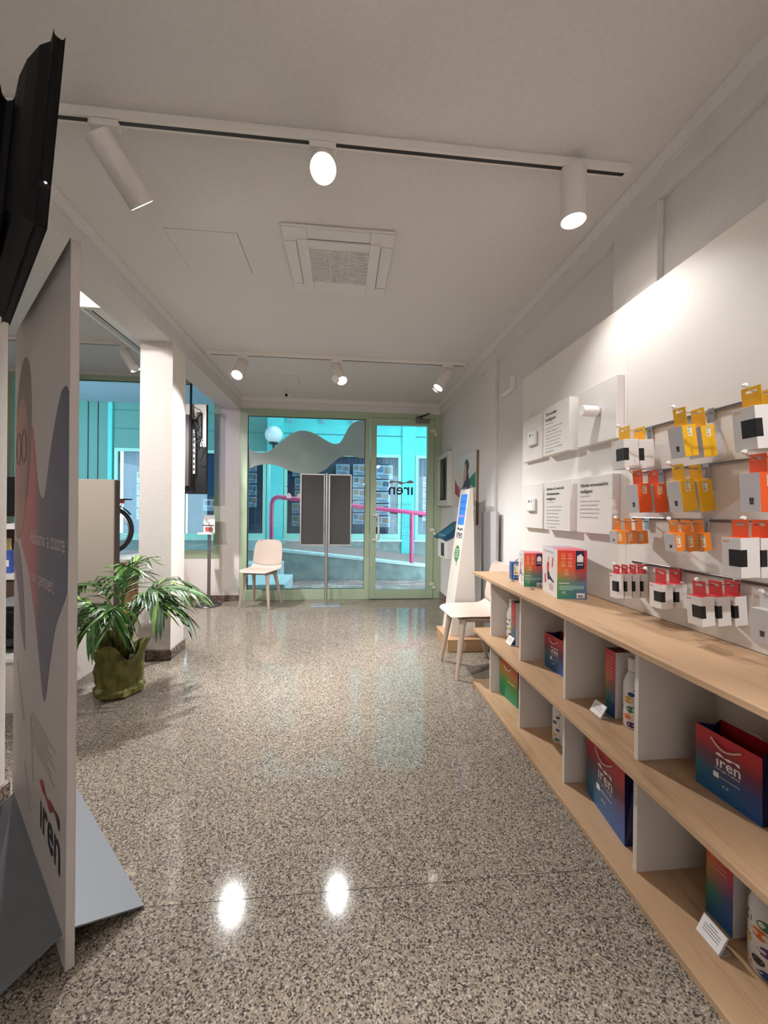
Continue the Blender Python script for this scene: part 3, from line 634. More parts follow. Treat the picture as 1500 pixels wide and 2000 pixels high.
# ---------------------------------------------------------------- cartons on the counter
G_BOX = grad('rainbow_print', [(0,(40,128,92)),(.38,(96,140,70)),(.6,(214,110,34)),(1,(228,62,34))], [(0,(44,96,140)),(.32,(92,104,140)),(.62,(206,52,58)),(1,(214,34,70))], 2, 0)
def kit(loc, w, d, h, rz, label):
    k = thing('thermostat_kit_box', (0,0,0), label, 'box', 'rainbow printed kit boxes')
    MB().box((0,0,0), (w,d,h), [1,1,0,1,1,1]).build('carton', [M_CARDW, M_CARDW], k, bevel=.001)
    box('front_print', (.001,-.0008,.001), (w-.001,.0002,h-.001), G_BOX, k)
    MB().box((.002,.002,h-.0005), (w-.002,d*.96,h+.0008)).build('top_print', grad('rainbow_top', [(0,(206,52,80)),(1,(150,180,200))], [(0,(214,52,80)),(1,(216,150,160))], 1, 0), k)
    U, W = X_, Z_; y = -.0008
    poly('badge', [(w*.62,h*.60),(w*.90,h*.63),(w*.90,h*.985),(w*.62,h*.985)], (0,y,0), U, W, M_NAVY, k)
    cl_ = [(.66,.755),(.66,.87),(.70,.90),(.735,.89),(.765,.925),(.81,.91),(.825,.885),(.865,.87),(.865,.755)]
    poly('cloud', [(a*w,b*h) for a, b in cl_], (0,y-.0006,0), U, W, M_WINK, k)
    quad('badge_text', (.66*w,y-.0006,h*.69), U, W, w*.2, h*.03, M_LGREY, k)
    M_FAINT = mat('faint_print', (226,190,150), .5)
    for a, b in ((.17,.89), (.40,.89), (.17,.74), (.40,.74), (.28,.57)):
        MB().lathe([(w*.045,0),(w*.06,0),(w*.06,.0005),(w*.045,.0005)], (a*w+.03*w,y,b*h), 16, Matrix.Rotation(math.radians(90),3,'X'), caps=False).build('pictogram', M_FAINT, k)
        quad('pictogram_caption', (a*w-.04*w,y,b*h-.075*h), U, W, w*.15, h*.016, M_FAINT, k, .0005)
    M_PT = mat('pale_print', (150,190,176), .5)
    for b, ww in ((.315,.36), (.26,.88), (.235,.88), (.21,.86), (.185,.5)): quad('print_line', (w*.07,y,h*b), U, W, w*ww*.95, h*.012, M_PT if b < .3 else M_WINK, k, .0005)
    text('CE', h*.06, M_WINK, k, (w*.16,y,h*.115), U, W)
    bc = quad('barcode', (w*.66,y,h*.025), U, W, w*.27, h*.10, M_WINK, k)
    for i in range(14): quad('bar', (w*(.70+.0135*i),y-.0006,h*.04), U, W, w*(.004+.005*(i*7 % 3)/2), h*.045, M_INK, bc, .0003)
    # printed side with a figure on a kick scooter
    M_R = mat('print_red', (196,54,50), .5)
    for pts, m in (([(.36,.45),(.46,.47),(.50,.66),(.42,.72),(.34,.62)], M_R), ([(.40,.30),(.50,.30),(.52,.47),(.36,.47)], M_NAVY), ([(.20,.20),(.30,.22),(.26,.42),(.18,.38)], M_R), ([(.66,.60),(.72,.60),(.76,.80),(.70,.82)], M_R), ([(.40,.73),(.48,.73),(.49,.79),(.41,.79)], mat('print_skin', (196,150,130), .6)), ([(.52,.10),(.74,.10),(.78,.2),(.66,.27),(.5,.22)], mat('print_mauve', (196,170,176), .5)), ([(.5,.33),(.80,.28),(.82,.31),(.52,.42)], M_NAVY)):
        poly('figure_print', [((1-a)*d,b*h) for a, b in pts], (0,0,0), V((0,1,0)), Z_, m, k, -.0006)
    quad('print_line', (-.0006,d*.85,h*.90), WALLU, Z_, d*.6, h*.03, M_LGREY, k, .0005)
    place(k, loc, rz)
kit((1.036,1.834,.7802), .140, .235, .239, math.radians(-11), 'large rainbow printed kit box on the oak counter')
kit((1.016,2.150,.7802), .108, .15, .190, math.radians(-14), 'smaller rainbow printed kit box behind the large one on the counter')
bb = thing('blue_bulb_box', (0,0,0), 'small blue bulb carton at the far end of the oak counter', 'box')
MB().box((0,0,0), (.060,.060,.107)).build('carton', cmat((28,78,140),'blue'), bb, bevel=.001)
l = quad('energy_label', (.012,0,.028), X_, Z_, .034, .070, M_LABEL, bb)
for i in range(4): quad('energy_band', (.015,-.0006,.070-.011*i), X_, Z_, .008+.004*i, .007, LABC[i], l, .0004)
quad('energy_band', (.015,-.0006,.088), X_, Z_, .028, .005, M_NAVY, l, .0004)
for i in range(3): MB().lathe([(.0005,0),(.006,0)], (.014+.017*i,-.0006,.014), 12, Matrix.Rotation(math.radians(90),3,'X'), caps=False).build('round_mark', mat('pale_blue', (120,180,220), .5), bb)
MB().prism([(.02,.03,.107),(.04,.03,.107),(.048,.03,.130),(.036,.03,.124)], (0,.001,0)).build('torn_flap', M_LGREY, bb)
place(bb, (1.043,2.372,.7802), math.radians(-10))
for i, (x, y) in enumerate(((1.010,2.045), (1.012,2.30))):
    o = box('price_clip', (x,y,.7802), (x+.018,y+.012,.7915), mat('clip_grey', (150,140,132), .4), None, .002)
    tag(o, 'tiny grey price clip on the counter ' + ('between the two rainbow boxes' if i == 0 else 'next to the blue carton'), 'price clip', 'price clips')

# ---------------------------------------------------------------- things on the shelves
G_BAG = grad('bag_red_blue', [(0,(14,92,128)),(.35,(24,92,112)),(.62,(104,48,66)),(.85,(176,26,38)),(1,(184,26,34))], [(0,(22,84,160)),(.35,(42,64,130)),(.62,(110,28,52)),(.85,(186,24,40)),(1,(190,26,38))], 2, 0)
G_BAGG = grad('bag_orange_green', [(0,(16,128,96)),(.4,(30,140,72)),(.75,(150,120,36)),(1,(196,90,28))], [(0,(16,136,92)),(.4,(60,130,60)),(.75,(190,88,30)),(1,(196,60,32))], 2, 0)
M_ROPE = mat('cotton_cord', (214,190,180), .8); M_BAGIN = mat('bag_inside_dark', (70,22,28), .8)
def bag(loc, w, h, d, rz, label, green=False, lg=True):
    b = thing('paper_bag', (0,0,0), label, 'paper bag', 'gradient printed paper carrier bags')
    G = G_BAGG if green else G_BAG; t = .0012; sp = .012
    fr = MB().prism([(0,0,0),(w,0,0),(w,-sp*.3,h),(0,-sp*.3,h)], (0,t,0)).build('front', G, b)
    MB().prism([(0,d,0),(w,d,0),(w,d+sp*.3,h),(0,d+sp*.3,h)], (0,t,0)).build('back', G, b)
    for x in (0, w):
        s = 1 if x == 0 else -1
        m = MB(); m.add([(x,t,0),(x,d,0),(x,-sp*.3+t,h),(x,d+sp*.3,h),(x+s*.02,d/2,h),(x,d/2,h*.35)], [(0,1,5),(0,5,4,2),(5,1,3,4)]); m.build('gusset', mat('bag_gusset', (28,30,84) if not green else (24,110,70), .5), b)
    box('base', (0,0,0), (w,d,.001), M_BAGIN, b)
    for y in ((-sp*.3-.001, d+sp*.3+.002)):
        n = 10; pts = [V((w*(.27+.46*i/n), y-(.006 if y < 0 else -.006)*math.sin(math.pi*i/n), h*.90 - (h*.10)*math.sin(math.pi*i/n)*(1 if y < 0 else -1.2))) for i in range(n+1)]
        MB().tube(pts, .0028, 8).build('cord_handle', M_ROPE, b, True)
    if lg:
        lean = V((0,-sp*.3/h,1)).normalized()
        logo(b, V((w*.34,-.0016,h*.50)), X_, lean, w*.36, M_WINK)
        text('luce gas e servizi', .01, M_WINK, b, (w*.34,-.0018,h*.445), X_, lean, width=w*.36)
        MB().prism([(w*.30,-.0012,h*.30),(w*.385,-.0012,h*.30),(w*.385,-.0018,h*.385),(w*.30,-.0018,h*.385)], (0,-.0006,0)).build('app_badge', M_WINK, b)
        quad('web_line', (w*.40,-.0016,h*.335), X_, Z_, w*.30, h*.012, M_LGREY, b); 
        for q_ in (.44, .50): quad('small_mark', (w*q_,-.0012,h*.20), X_, Z_, w*.03, h*.03, M_LGREY, b)
    else:
        quad('web_line', (w*.45,-.0014,h*.48), X_, Z_, w*.40, h*.035, mat('pale_gold', (214,180,96), .5), b)
    place(b, loc, rz)
def U2(a, b): return math.atan2(b[1]-a[1], b[0]-a[0])
bag((1.072,1.099,.3885), .180, .180, .085, U2((1.071,1.099),(1.086,.923)), 'red to blue carrier bag on the middle shelf at the picture edge')
bag((1.070,2.003,.3885), .160, .178, .085, U2((1.075,2.003),(1.089,1.847)), 'small red to blue carrier bag on the middle shelf, second compartment')
bag((1.032,1.573,.0205), .270, .262, .085, U2((1.036,1.581),(1.004,1.306)), 'large red to blue carrier bag on the bottom board')
bag((1.026,2.499,.0205), .224, .235, .085, U2((1.026,2.499),(1.048,2.276)), 'orange to green carrier bag on the bottom board, far compartment', True, False)
G_TALL = grad('tall_rainbow', [(0,(30,84,120)),(.3,(36,120,70)),(.6,(190,110,30)),(.85,(206,50,40)),(1,(190,30,50))], [(0,(24,90,160)),(.35,(60,60,130)),(.6,(170,40,80)),(1,(196,30,56))], 2, 1, True)
def tallbox(x, y, z, dx, dy, h, label, plain=False):
    t = thing('bottle_box', (x+dx/2,y+dy/2,z), label, 'box', 'tall bottle cartons')
    box('carton', (x,y,z), (x+dx,y+dy,z+h), M_CARDW, t, .001)
    if not plain:
        box('front_print', (x-.0008,y+.0005,z+.0005), (x+.0002,y+dy-.0005,z+h-.0005), G_TALL, t); box('top_print', (x+.001,y+.001,z+h-.0005), (x+dx-.001,y+dy-.001,z+h+.0006), mat('box_top_dark', (80,24,34), .5), t)
        for k_ in range(7): quad('print_line', (x-.0008,y+dy*.85,z+h*(.9-.055*k_)), WALLU, Z_, dy*.6, h*.008, mat('box_print_pale', (220,160,130), .5), t, .0004)
    else:
        for k_ in range(5): quad('print_line', (x,y+dy*.7,z+h*(.8-.13*k_)), WALLU, Z_, dy*.3, h*.02, M_GREY, t, .0004)
tallbox(1.070,1.457,.3885,.066,.060,.262,'tall rainbow bottle carton beside the sea animal bottle on the middle shelf')
tallbox(1.038,2.294,.3885,.066,.066,.262,'tall rainbow bottle carton in the far compartment of the middle shelf')
tallbox(1.105,1.838,.0205,.066,.066,.262,'plain white bottle carton on the bottom board', True)
tallbox(1.086,.992,.0205,.075,.082,.262,'tall rainbow bottle carton on the bottom board at the picture edge')
M_BOT = mat('bottle_white', (226,224,222), .25)
BC = [mat('print_%d' % i, c, .3) for i, c in enumerate(((28,60,130), (226,110,36), (84,50,110), (216,170,40), (60,120,80), (40,50,60)))]
def bottle(x, y, z, label, seed, face, k2=1.0):
    b = thing('water_bottle', (x,y,z), label, 'bottle', 'white steel bottles with animal prints'); rb = .0405
    MB().lathe([(rb*.9,0),(rb,.006),(rb,.150),(rb*.97,.165),(rb*.80,.187),(rb*.62,.203),(rb*.58,.210)], (x,y,z), 32).build('body', M_BOT, b, True)
    MB().lathe([(rb*.56,.2085),(rb*.56,.212)], (x,y,z), 28).build('seal_ring', M_BLACK, b, True)
    MB().lathe([(rb*.60,.212),(rb*.62,.216),(rb*.62,.252),(rb*.56,.260),(.001,.262)], (x,y,z), 28).build('cap', M_BOT, b, True)
    rnd = random.Random(seed); k = 0
    def patch(a0, z0, shp, m):
        m_ = MB(); pts = []
        for u, v_ in shp:
            a = a0+u/rb; r_ = rb+.0005
            pts.append(V((x+r_*math.cos(a), y+r_*math.sin(a), z+z0+v_)))
        c_ = V((x+(rb+.0006)*math.cos(a0), y+(rb+.0006)*math.sin(a0), z+z0)); n = len(pts)
        m_.add([c_]+pts, [(0,1+i,1+(i+1) % n) for i in range(n)]); m_.build('animal_print', m, b)
    def blob(w, h, fins=0):
        return [(w*math.cos(t*2*math.pi/14)*(1+.25*math.sin(fins*t)), h*math.sin(t*2*math.pi/14)) for t in range(14)]
    for zi, zz in enumerate((.018,.045,.075,.105,.135)):
        for ai in range(6):
            if k2 > 1 and (ai+zi) % 2: continue
            a = face + (ai-2.5)*.62 + (.3 if zi % 2 else 0) + rnd.uniform(-.1,.1)
            w = rnd.uniform(.006,.0115)*k2; patch(a, zz+rnd.uniform(-.005,.005), blob(w, w*rnd.uniform(.5,.8), rnd.choice((0,2,3))), BC[(k*5+zi+seed) % 6]); k += 1
            if rnd.random() < .5: patch(a+.18, zz+.008, [(0,0),(.006,.007),(.002,.008)], BC[(k+seed) % 6])
FACE = math.atan2(-1.4,-1.1)
bottle(1.112,1.404,.3885,'white bottle with whale and crab print on the middle shelf', 3, FACE, 1.5)
bottle(1.078,2.425,.3885,'white bottle with yellow flower print in the far compartment of the middle shelf', 9, FACE)
bottle(1.125,1.940,.0205,'white bottle with purple octopus print on the bottom board', 5, FACE, 1.3)
bottle(1.104,.915,.0205,'white bottle with large blue and orange fish at the picture edge', 1, FACE, 1.9)
def card(x, y, z, label):
    c = thing('info_card', (0,0,0), label, 'sign card', 'small acrylic info cards')
    W = V((0,.5,.866)); w, h = .072, .052
    MB().prism([(0,0,0),(w,0,0),V((w,0,0))+W*h,W*h], V((0,.866,-.5))*.002).build('holder', mat('acrylic_clear', (206,206,204), .1), c)
    MB().prism([V((.002,-.0006,.002)),V((w-.002,-.0006,.002)),V((w-.002,-.0006,0))+W*(h-.002),V((.002,-.0006,0))+W*(h-.002)], V((0,-.866,.5))*.0005).build('sheet', M_WINK, c)
    for i in range(5): MB().prism([V((.012 if i else .024,-.0016,0))+W*(h*(.80-.14*i)),V((w-(.012 if i else .024),-.0016,0))+W*(h*(.80-.14*i)),V((w-(.012 if i else .024),-.0016,0))+W*(h*(.80-.14*i)+.0022),V((.012 if i else .024,-.0016,0))+W*(h*(.80-.14*i)+.0022)], V((0,-.866,.5))*.0003).build('text_line', M_GREY, c)
    MB().prism([(0,0,0),(w,0,0),(w,.035,0),(0,.035,0)], (0,0,.002)).build('foot', MATS['acrylic_clear'], c)
    place(c, (x,y,z+.0008), math.radians(-90))
card(1.014,1.534,.3885,'small white info card in front of the whale bottle'); card(1.010,2.376,.3885,'small white info card in the far compartment'); card(1.006,1.026,.0205,'small white info card on the bottom board at the picture edge')

# ---------------------------------------------------------------- right wall beyond the shelves
ex = thing('emergency_light', (1.31,3.11,2.16), 'white emergency light box on the wall above the display board', 'emergency light')
box('housing', (1.292,2.99,2.165), (XW,3.225,2.278), M_WHITE, ex, .006); box('diffuser', (1.288,3.005,2.178), (1.2925,3.21,2.266), mat('diffuser_white', (206,206,204), .3), ex, .002)
po = thing('wall_poster', (1.31,4.2,1.08), 'framed advertising poster with red to green wave on the wall', 'poster')
py0, py1, pz0, pz1 = 3.82, 4.58, 1.07, 1.815
box('backing', (1.304,py0,pz0), (XW,py1,pz1), mat('poster_edge_brown', (120,100,80), .6), po); box('sheet', (1.3025,py0+.006,pz0), (1.304,py1,pz1), mat('poster_white', (222,216,210), .4), po)
w_, h_ = py1-py0, pz1-pz0
P = lambda nm, pts, m: poly(nm, [(a*w_,b*h_) for a, b in pts], (1.3025,py1,pz0), WALLU, Z_, m, po)
P('photo', [(.0,.24),(.99,.24),(.99,1),(.0,1)], mat('poster_photo', (206,196,188), .4))
wv = [(0,.70),(.10,.60),(.22,.54),(.34,.53),(.48,.55),(.62,.58),(.78,.66),(.98,.72)]; wl = [(.98,.50),(.80,.52),(.62,.44),(.40,.36),(.2,.40),(0,.46)]
poly('wave', [(a*w_,b*h_) for a, b in wv+wl], (1.3021,py1,pz0), WALLU, Z_, grad('poster_wave', [(0,(30,130,84)),(.5,(52,56,90)),(1,(190,50,60))], [(0,(30,130,84)),(.5,(52,56,90)),(1,(190,50,60))], 1, 2), po)
poly('portrait', [(a*w_,b*h_) for a, b in smooth_loop([(.42,.50),(.74,.50),(.70,.66),(.66,.74),(.70,.82),(.66,.90),(.58,.93),(.50,.88),(.49,.78),(.52,.70),(.46,.60)])], (1.3017,py1,pz0), WALLU, Z_, mat('portrait_dark', (54,52,62), .5), po)
poly('portrait_face', [(a*w_,b*h_) for a, b in smooth_loop([(.44,.62),(.56,.64),(.58,.76),(.56,.86),(.49,.84),(.46,.74)])], (1.3013,py1,pz0), WALLU, Z_, mat('print_skin', (196,150,130), .6), po)
poly('portrait_arm', [(a*w_,b*h_) for a, b in ((.55,.26),(.95,.26),(.97,.40),(.80,.56),(.66,.46))], (1.3015,py1,pz0), WALLU, Z_, mat('arm_print', (190,166,152), .6), po)
text('Abbiamo a cuore\ni tuoi pensieri.', .05, M_WINK, po, (1.302,py1-.22*w_,pz0+.50*h_), WALLU, Z_, width=.30)
text('iren luce gas e servizi', .03, M_INK, po, (1.303,py1-.52*w_,pz0+.17*h_), WALLU, Z_, width=.32)
logo(po, (1.303,py1-.74*w_,pz0+.05*h_), WALLU, Z_, .12, M_INK)
for q_ in (.48, .60): quad('print_block', (1.3025,py1-q_*w_,pz0+.06*h_), WALLU, Z_, .05, .06, M_INK if q_ < .5 else M_LGREY, po)
nc = thing('notice_case', (1.30,5.05,1.28), 'white framed notice case on the wall next to the door', 'notice board')
n0, n1, a0, a1 = 4.80, 5.345, 1.275, 1.95
M_NF = mat('notice_frame', (206,202,196), .4)
for lo, hi in (((1.27,n0,a0),(XW,n0+.045,a1)), ((1.27,n1-.045,a0),(XW,n1,a1)), ((1.27,n0+.045,a0),(XW,n1-.045,a0+.07)), ((1.27,n0+.045,a1-.06),(XW,n1-.045,a1))): box('frame', lo, hi, M_NF, nc, .003)
box('notice', (1.312,n0+.045,a0+.07), (1.318,n1-.045,a1-.06), noisy('notice_paper', (150,158,146), .6, .2, 9), nc); box('pane', (1.298,n0+.045,a0+.07), (1.301,n1-.045,a1-.06), M_GLASS, nc)
pb = thing('collection_box', (1.2,4.25,.68), 'white wall box with slanted blue lid behind the info kiosk', 'collection box')
box('body', (1.065,4.07,.69), (XW,4.42,.945), M_WHITE, pb, .012); box('slot_panel', (1.062,4.14,.72), (1.0655,4.26,.86), M_BLACK, pb)
M_LID = mat('petrol_blue', (26,74,104), .4)
MB().prism([(1.035,4.055,.915),(1.06,4.055,.90),(XW-.001,4.055,1.035),(XW-.001,4.055,1.09),(1.245,4.055,1.07)], (0,.38,0)).build('lid', M_LID, pb, bevel=.01)
box('side_trim', (1.20,4.064,.70), (XW,4.07,.93), M_LGREY, pb)
kp = thing('wooden_plinth', (1.07,3.5,0), 'low oak plinth under the white info kiosk', 'plinth')
box('body', (.890,3.295,0), (1.255,3.715,.098), M_OAKX, kp, .002); box('top', (.890,3.295,.098), (1.255,3.715,.104), M_OAKX, kp)
ki = thing('info_kiosk', (1.05,3.53,.104), 'tall white wedge shaped info kiosk with blue screen', 'kiosk')
MB().prism([(.942,3.40,.106),(1.165,3.40,.106),(1.128,3.40,1.405),(1.104,3.40,1.405)], (0,.268,0)).build('body', mat('kiosk_white', (228,220,210), .4), ki, bevel=.004)
kd = V((.162,0,1.301)).normalized(); KO = V((.942,3.668,.104))     # front plane: U = -Y, W = kd
box_y = .268; fp = lambda u, s: KO + WALLU*u + kd*s
MB().prism([fp(.045,.985),fp(.223,.985),fp(.223,1.265),fp(.045,1.265)], V((-1,0,.12)).normalized()*.003).build('screen', glow('screen_blue', (44,110,190), .55), ki)
MB().prism([fp(.055,1.05),fp(.213,1.05),fp(.213,1.075),fp(.055,1.075)], V((-1,0,.12)).normalized()*.0042).build('screen_bar', glow('screen_violet', (120,110,220), .6), ki)
for q_ in (1.13,1.19): MB().prism([fp(.055,q_),fp(.213,q_),fp(.213,q_+.004),fp(.055,q_+.004)], V((-1,0,.12)).normalized()*.0042).build('screen_line', glow('screen_dark', (28,74,140), .4), ki)
logo(ki, fp(.050,.86), WALLU, kd, .165, M_NAVY)
MB().prism([fp(.134+.075*math.cos(t*math.pi/8), .72+.075*math.sin(t*math.pi/8)) for t in range(16)], V((-1,0,.12)).normalized()*.001).build('speech_bubble', mat('bubble_green', (86,130,84), .5), ki)
MB().prism([fp(.12,.66),fp(.16,.66),fp(.17,.60)], V((-1,0,.12)).normalized()*.001).build('speech_tail', MATS['bubble_green'], ki)
for i in range(4): MB().prism([fp(.09,.685+.022*i),fp(.18,.685+.022*i),fp(.18,.695+.022*i),fp(.09,.695+.022*i)], V((-1,0,.12)).normalized()*.0018).build('bubble_text', mat('bubble_pale', (190,210,180), .5), ki)
cb = thing('power_cable', (.98,3.85,0), 'black power cable looped on the floor behind the oak plinth', 'cable')
MB().tube([(1.05,3.725,.012),(.98,3.76,.008),(.93,3.84,.006),(.94,3.93,.006),(1.02,3.97,.006),(1.15,3.95,.006),(1.30,3.96,.02)], .005, 8).build('cable', M_BLACK, cb, True)

# ---------------------------------------------------------------- moulded chairs
M_CHAIR = mat('chair_beige', (204,186,174), .55); M_LEG = mat('chair_leg_beige', (188,168,152), .6)
def chair(label):
    c = thing('moulded_chair', (0,0,0), label, 'chair', 'beige moulded chairs')
    prof = [(-.215,.432,.150,.0),(-.20,.444,.195,.004),(-.12,.446,.218,.010),(0,.438,.222,.016),(.11,.430,.215,.022),(.165,.440,.205,.030),(.195,.475,.198,.034),(.212,.53,.200,.030),(.228,.62,.198,.026),(.243,.71,.190,.024),(.254,.77,.176,.022),(.259,.797,.150,.02),(.261,.806,.11,.02)]
    def surf(lo, hi, nm):
        rows = []
        for k in range(lo, hi):
            y, z, hw_, up = prof[k]; row = []
            for j in range(-6, 7):
                u = j/6; wgt = min(1, max(0, (z-.45)/.1)); lift = up*u*u
                row.append(V((u*hw_, y-lift*1.3*wgt, z+lift*(1-wgt)-.0)))
            rows.append(row)
        o = MB().grid(rows).build(nm, M_CHAIR, c, True)
        s = o.modifiers.new('solid', 'SOLIDIFY'); s.thickness = .009; s.offset = 0
        s = o.modifiers.new('sub', 'SUBSURF'); s.levels = 1; s.render_levels = 2; return o
    surf(0, 7, 'seat'); surf(6, 13, 'backrest')
    fr = MB(); 
    fr.prism([(-.15,-.13,.405),(.15,-.13,.405),(.165,.10,.400),(-.165,.10,.400)], (0,0,.026)); fr.build('seat_frame', M_LEG, c, bevel=.01)
    for sx in (-1,1):
        for sy in (-1,1):
            t_ = V((sx*.140, .09 if sy > 0 else -.125, .418)); b_ = V((sx*.19, .205 if sy > 0 else -.185, 0))
            MB().tube([t_, t_.lerp(b_,.12), t_.lerp(b_,.5), b_], [.030,.023,.019,.0135], 12).build('leg', M_LEG, c, True)
    return c
c1 = chair('pale pink beige moulded chair standing against the shop window'); place(c1, (-1.03,5.095,0), math.radians(-14))
c2 = copy_tree(c1); c2['label'] = 'beige moulded chair beside the oak shelf unit, seat towards the aisle'; place(c2, (.985,2.945,0), math.radians(-90+3))

# ---------------------------------------------------------------- display stand with two boards
ds = thing('display_stand', (-.22,5.02,0), 'slim pole stand with two dark panels in aluminium frames', 'display stand')
box('base', (-.405,4.925,0), (-.028,5.115,.010), mat('base_plate_grey', (150,154,160), .4, .3), ds, .004)
MB().tube([(-.218,5.02,.01),(-.218,5.02,1.662)], .020, 16).build('pole', M_ALU, ds, True)
for a, b in ((-.545,-.242), (-.194,.09)):
    bo = box('panel', (a+.016,5.006,.771), (b-.010,5.012,1.639), mat('panel_charcoal', (64,63,62), .7), ds)
    for lo, hi in (((a,5.0,.755),(a+.018,5.022,1.655)), ((b-.012,5.0,.755),(b,5.022,1.655)), ((a+.018,5.0,.755),(b-.012,5.022,.772)), ((a+.018,5.0,1.638),(b-.012,5.022,1.655))): box('frame_bar', lo, hi, M_ALU, bo, .002)
# ---------------------------------------------------------------- sanitiser stand
ss = thing('sanitiser_stand', (-1.672,5.13,0), 'slim steel hand sanitiser stand with round dark base', 'stand')
MB().lathe([(.155,0),(.158,.004),(.15,.012),(.02,.014)], (-1.672,5.13,0), 36).build('base', mat('gunmetal', (74,70,72), .35, .6), ss, True)
MB().tube([(-1.670,5.13,.012),(-1.668,5.13,.89)], .0195, 14).build('pole', mat('steel_pole', (150,148,152), .3, .8), ss, True)
box('back_plate', (-1.742,5.135,.885), (-1.605,5.150,1.125), M_WHITE, ss, .003); box('tray', (-1.79,5.06,.885), (-1.605,5.15,.905), M_WHITE, ss, .003)
sb = thing('sanitiser_bottle', (-1.672,5.10,.905), 'small clear sanitiser bottle with red label on the stand tray', 'bottle')
MB().lathe([(.030,0),(.034,.01),(.034,.07),(.02,.09),(.012,.10)], (-1.672,5.10,.9052), 20).build('body', mat('gel_clear', (214,196,186), .15), sb, True)
MB().lathe([(.0345,.02),(.0345,.065)], (-1.672,5.10,.9052), 20, caps=False).build('label', mat('label_red', (204,92,84), .4), sb, True)
MB().lathe([(.012,.10),(.012,.125),(.018,.128),(.018,.136)], (-1.672,5.10,.9052), 14).build('pump', M_WHITE, sb, True)
box('holding_strap', (-1.728,5.058,.992), (-1.616,5.064,1.004), M_BLACK, ss); 
for x in (-1.728, -1.618): box('strap_side', (x,5.062,.992), (x+.002,5.136,1.004), M_BLACK, ss)

# ---------------------------------------------------------------- advertising totem
at = thing('advertising_totem', (-1.0,1.41,0), 'tall free-standing advertising totem seen edge on, with wave print', 'advertising stand')
A0, wdir = V((-.705,1.094,0)), V((-.695,.719,0)); nd = V((.719,.695,0)); LW = .856
fpt = lambda u, z, o=0: A0 + wdir*u + Z_*z + nd*o
MB().prism([fpt(0,.0),fpt(LW,.0),fpt(LW,1.892),fpt(0,1.892)], nd*.020).build('panel', mat('totem_white', (196,188,184), .5), at, bevel=.002)
# print on the face towards the camera side (outward = -nd); u counted from the near edge
TU, TO = -wdir, fpt(LW,0)       # reading direction runs towards the near edge
tp = lambda nm, pts, m, lift=.0006: MB().prism([TO+TU*(a*LW)+Z_*b-nd*.0002 for a, b in (smooth_loop(pts) if len(pts) > 5 else pts)], -nd*lift).build(nm, m, at)
G_TOT = grad('totem_wave', [(0,(186,70,62)),(.35,(176,62,60)),(.5,(70,54,78)),(1,(44,60,92))], [(0,(186,70,62)),(.35,(176,62,60)),(.5,(70,54,78)),(1,(44,60,92))], 0, 2)
wave_pts = [(.18,1.10),(.27,1.30),(.40,1.47),(.46,1.42),(.52,1.30),(.58,1.24),(.66,1.24),(.76,1.38),(.88,1.50),(.95,1.52),(.99,1.50),(.995,1.45),(.995,1.03),(.98,.97),(.93,.93),(.84,.86),(.76,.74),(.70,.63),(.66,.62),(.60,.70),(.50,.84),(.36,.98),(.24,1.04)]
tp('wave_print', wave_pts, G_TOT)
tp('portrait_hair', [(.04,1.52),(.10,1.66),(.22,1.74),(.34,1.70),(.40,1.56),(.38,1.36),(.30,1.22),(.14,1.20),(.06,1.34)], mat('hair_grey', (142,130,124), .6), .0009)
tp('portrait_face', [(.02,1.20),(.05,1.50),(.16,1.60),(.28,1.56),(.33,1.42),(.30,1.26),(.22,1.12),(.08,1.08)], mat('portrait_skin', (178,146,132), .6), .0012)
for a in (.12, .25): MB().tube([TO+TU*((a+.055*math.cos(t*math.pi/8))*LW)+Z_*(1.42+.06*math.sin(t*math.pi/8))-nd*.002 for t in range(17)], .0014, 6).build('glasses_print', mat('glasses_brown', (120,84,70), .5), at)
tp('portrait_sleeve', [(.0,1.06),(.12,1.05),(.24,.92),(.30,.70),(.22,.74),(.10,.90),(.0,.98)], mat('sleeve_print', (150,136,146), .6), .0009)
for pts in ([(.10,.62),(.13,.60),(.30,.44),(.28,.43)], [(.42,.50),(.45,.50),(.50,.30),(.48,.30)], [(.30,.30),(.33,.30),(.45,.18),(.43,.18)]): tp('line_drawing', pts, mat('drawing_grey', (174,165,163), .6), .0009)
mat('totem_text', (214,196,196), .5)
for wd_, a, b, z, tot in (('Abbiamo',0,.49,1.08,.48), ('a',.545,.60,1.08,.48), ('cuore',.655,1,1.08,.48), ('i',0,.014,.955,.36), ('tuoi',.09,.31,.955,.36), ('pensieri.',.39,1,.955,.36)):
    text(wd_, .09, MATS['totem_text'], at, TO+TU*(.40*LW+a*tot)+Z_*z, TU, Z_, width=(b-a)*tot)
logo(at, TO+TU*(.62*LW)+Z_*.215, TU, Z_, .26, M_INK, grad('totem_logo', [(0,(200,70,40)),(.5,(170,50,50)),(1,(50,40,70))], [(0,(200,70,40)),(.5,(170,50,50)),(1,(50,40,70))], 0, 2))
for i in range(7): tp('small_print', [(.45,.42+.016*i),(.85-.05*(i % 3),.42+.016*i),(.85-.05*(i % 3),.423+.016*i),(.45,.423+.016*i)], mat('small_print', (166,158,155), .6), .0008)
M_FOOT = mat('foot_grey_steel', (116,119,124), .5, .3)
for s, wd, wf_ in ((1,.175,.175), (-1,.175,.085)):
    o_ = .020 if s > 0 else 0
    MB().prism([fpt(.03,.075,o_),fpt(LW-.03,.075,o_),fpt(LW-.03,.003,o_+s*wf_),fpt(.03,.003,o_+s*wd)], (0,0,.005)).build('foot_plate', M_FOOT, at)

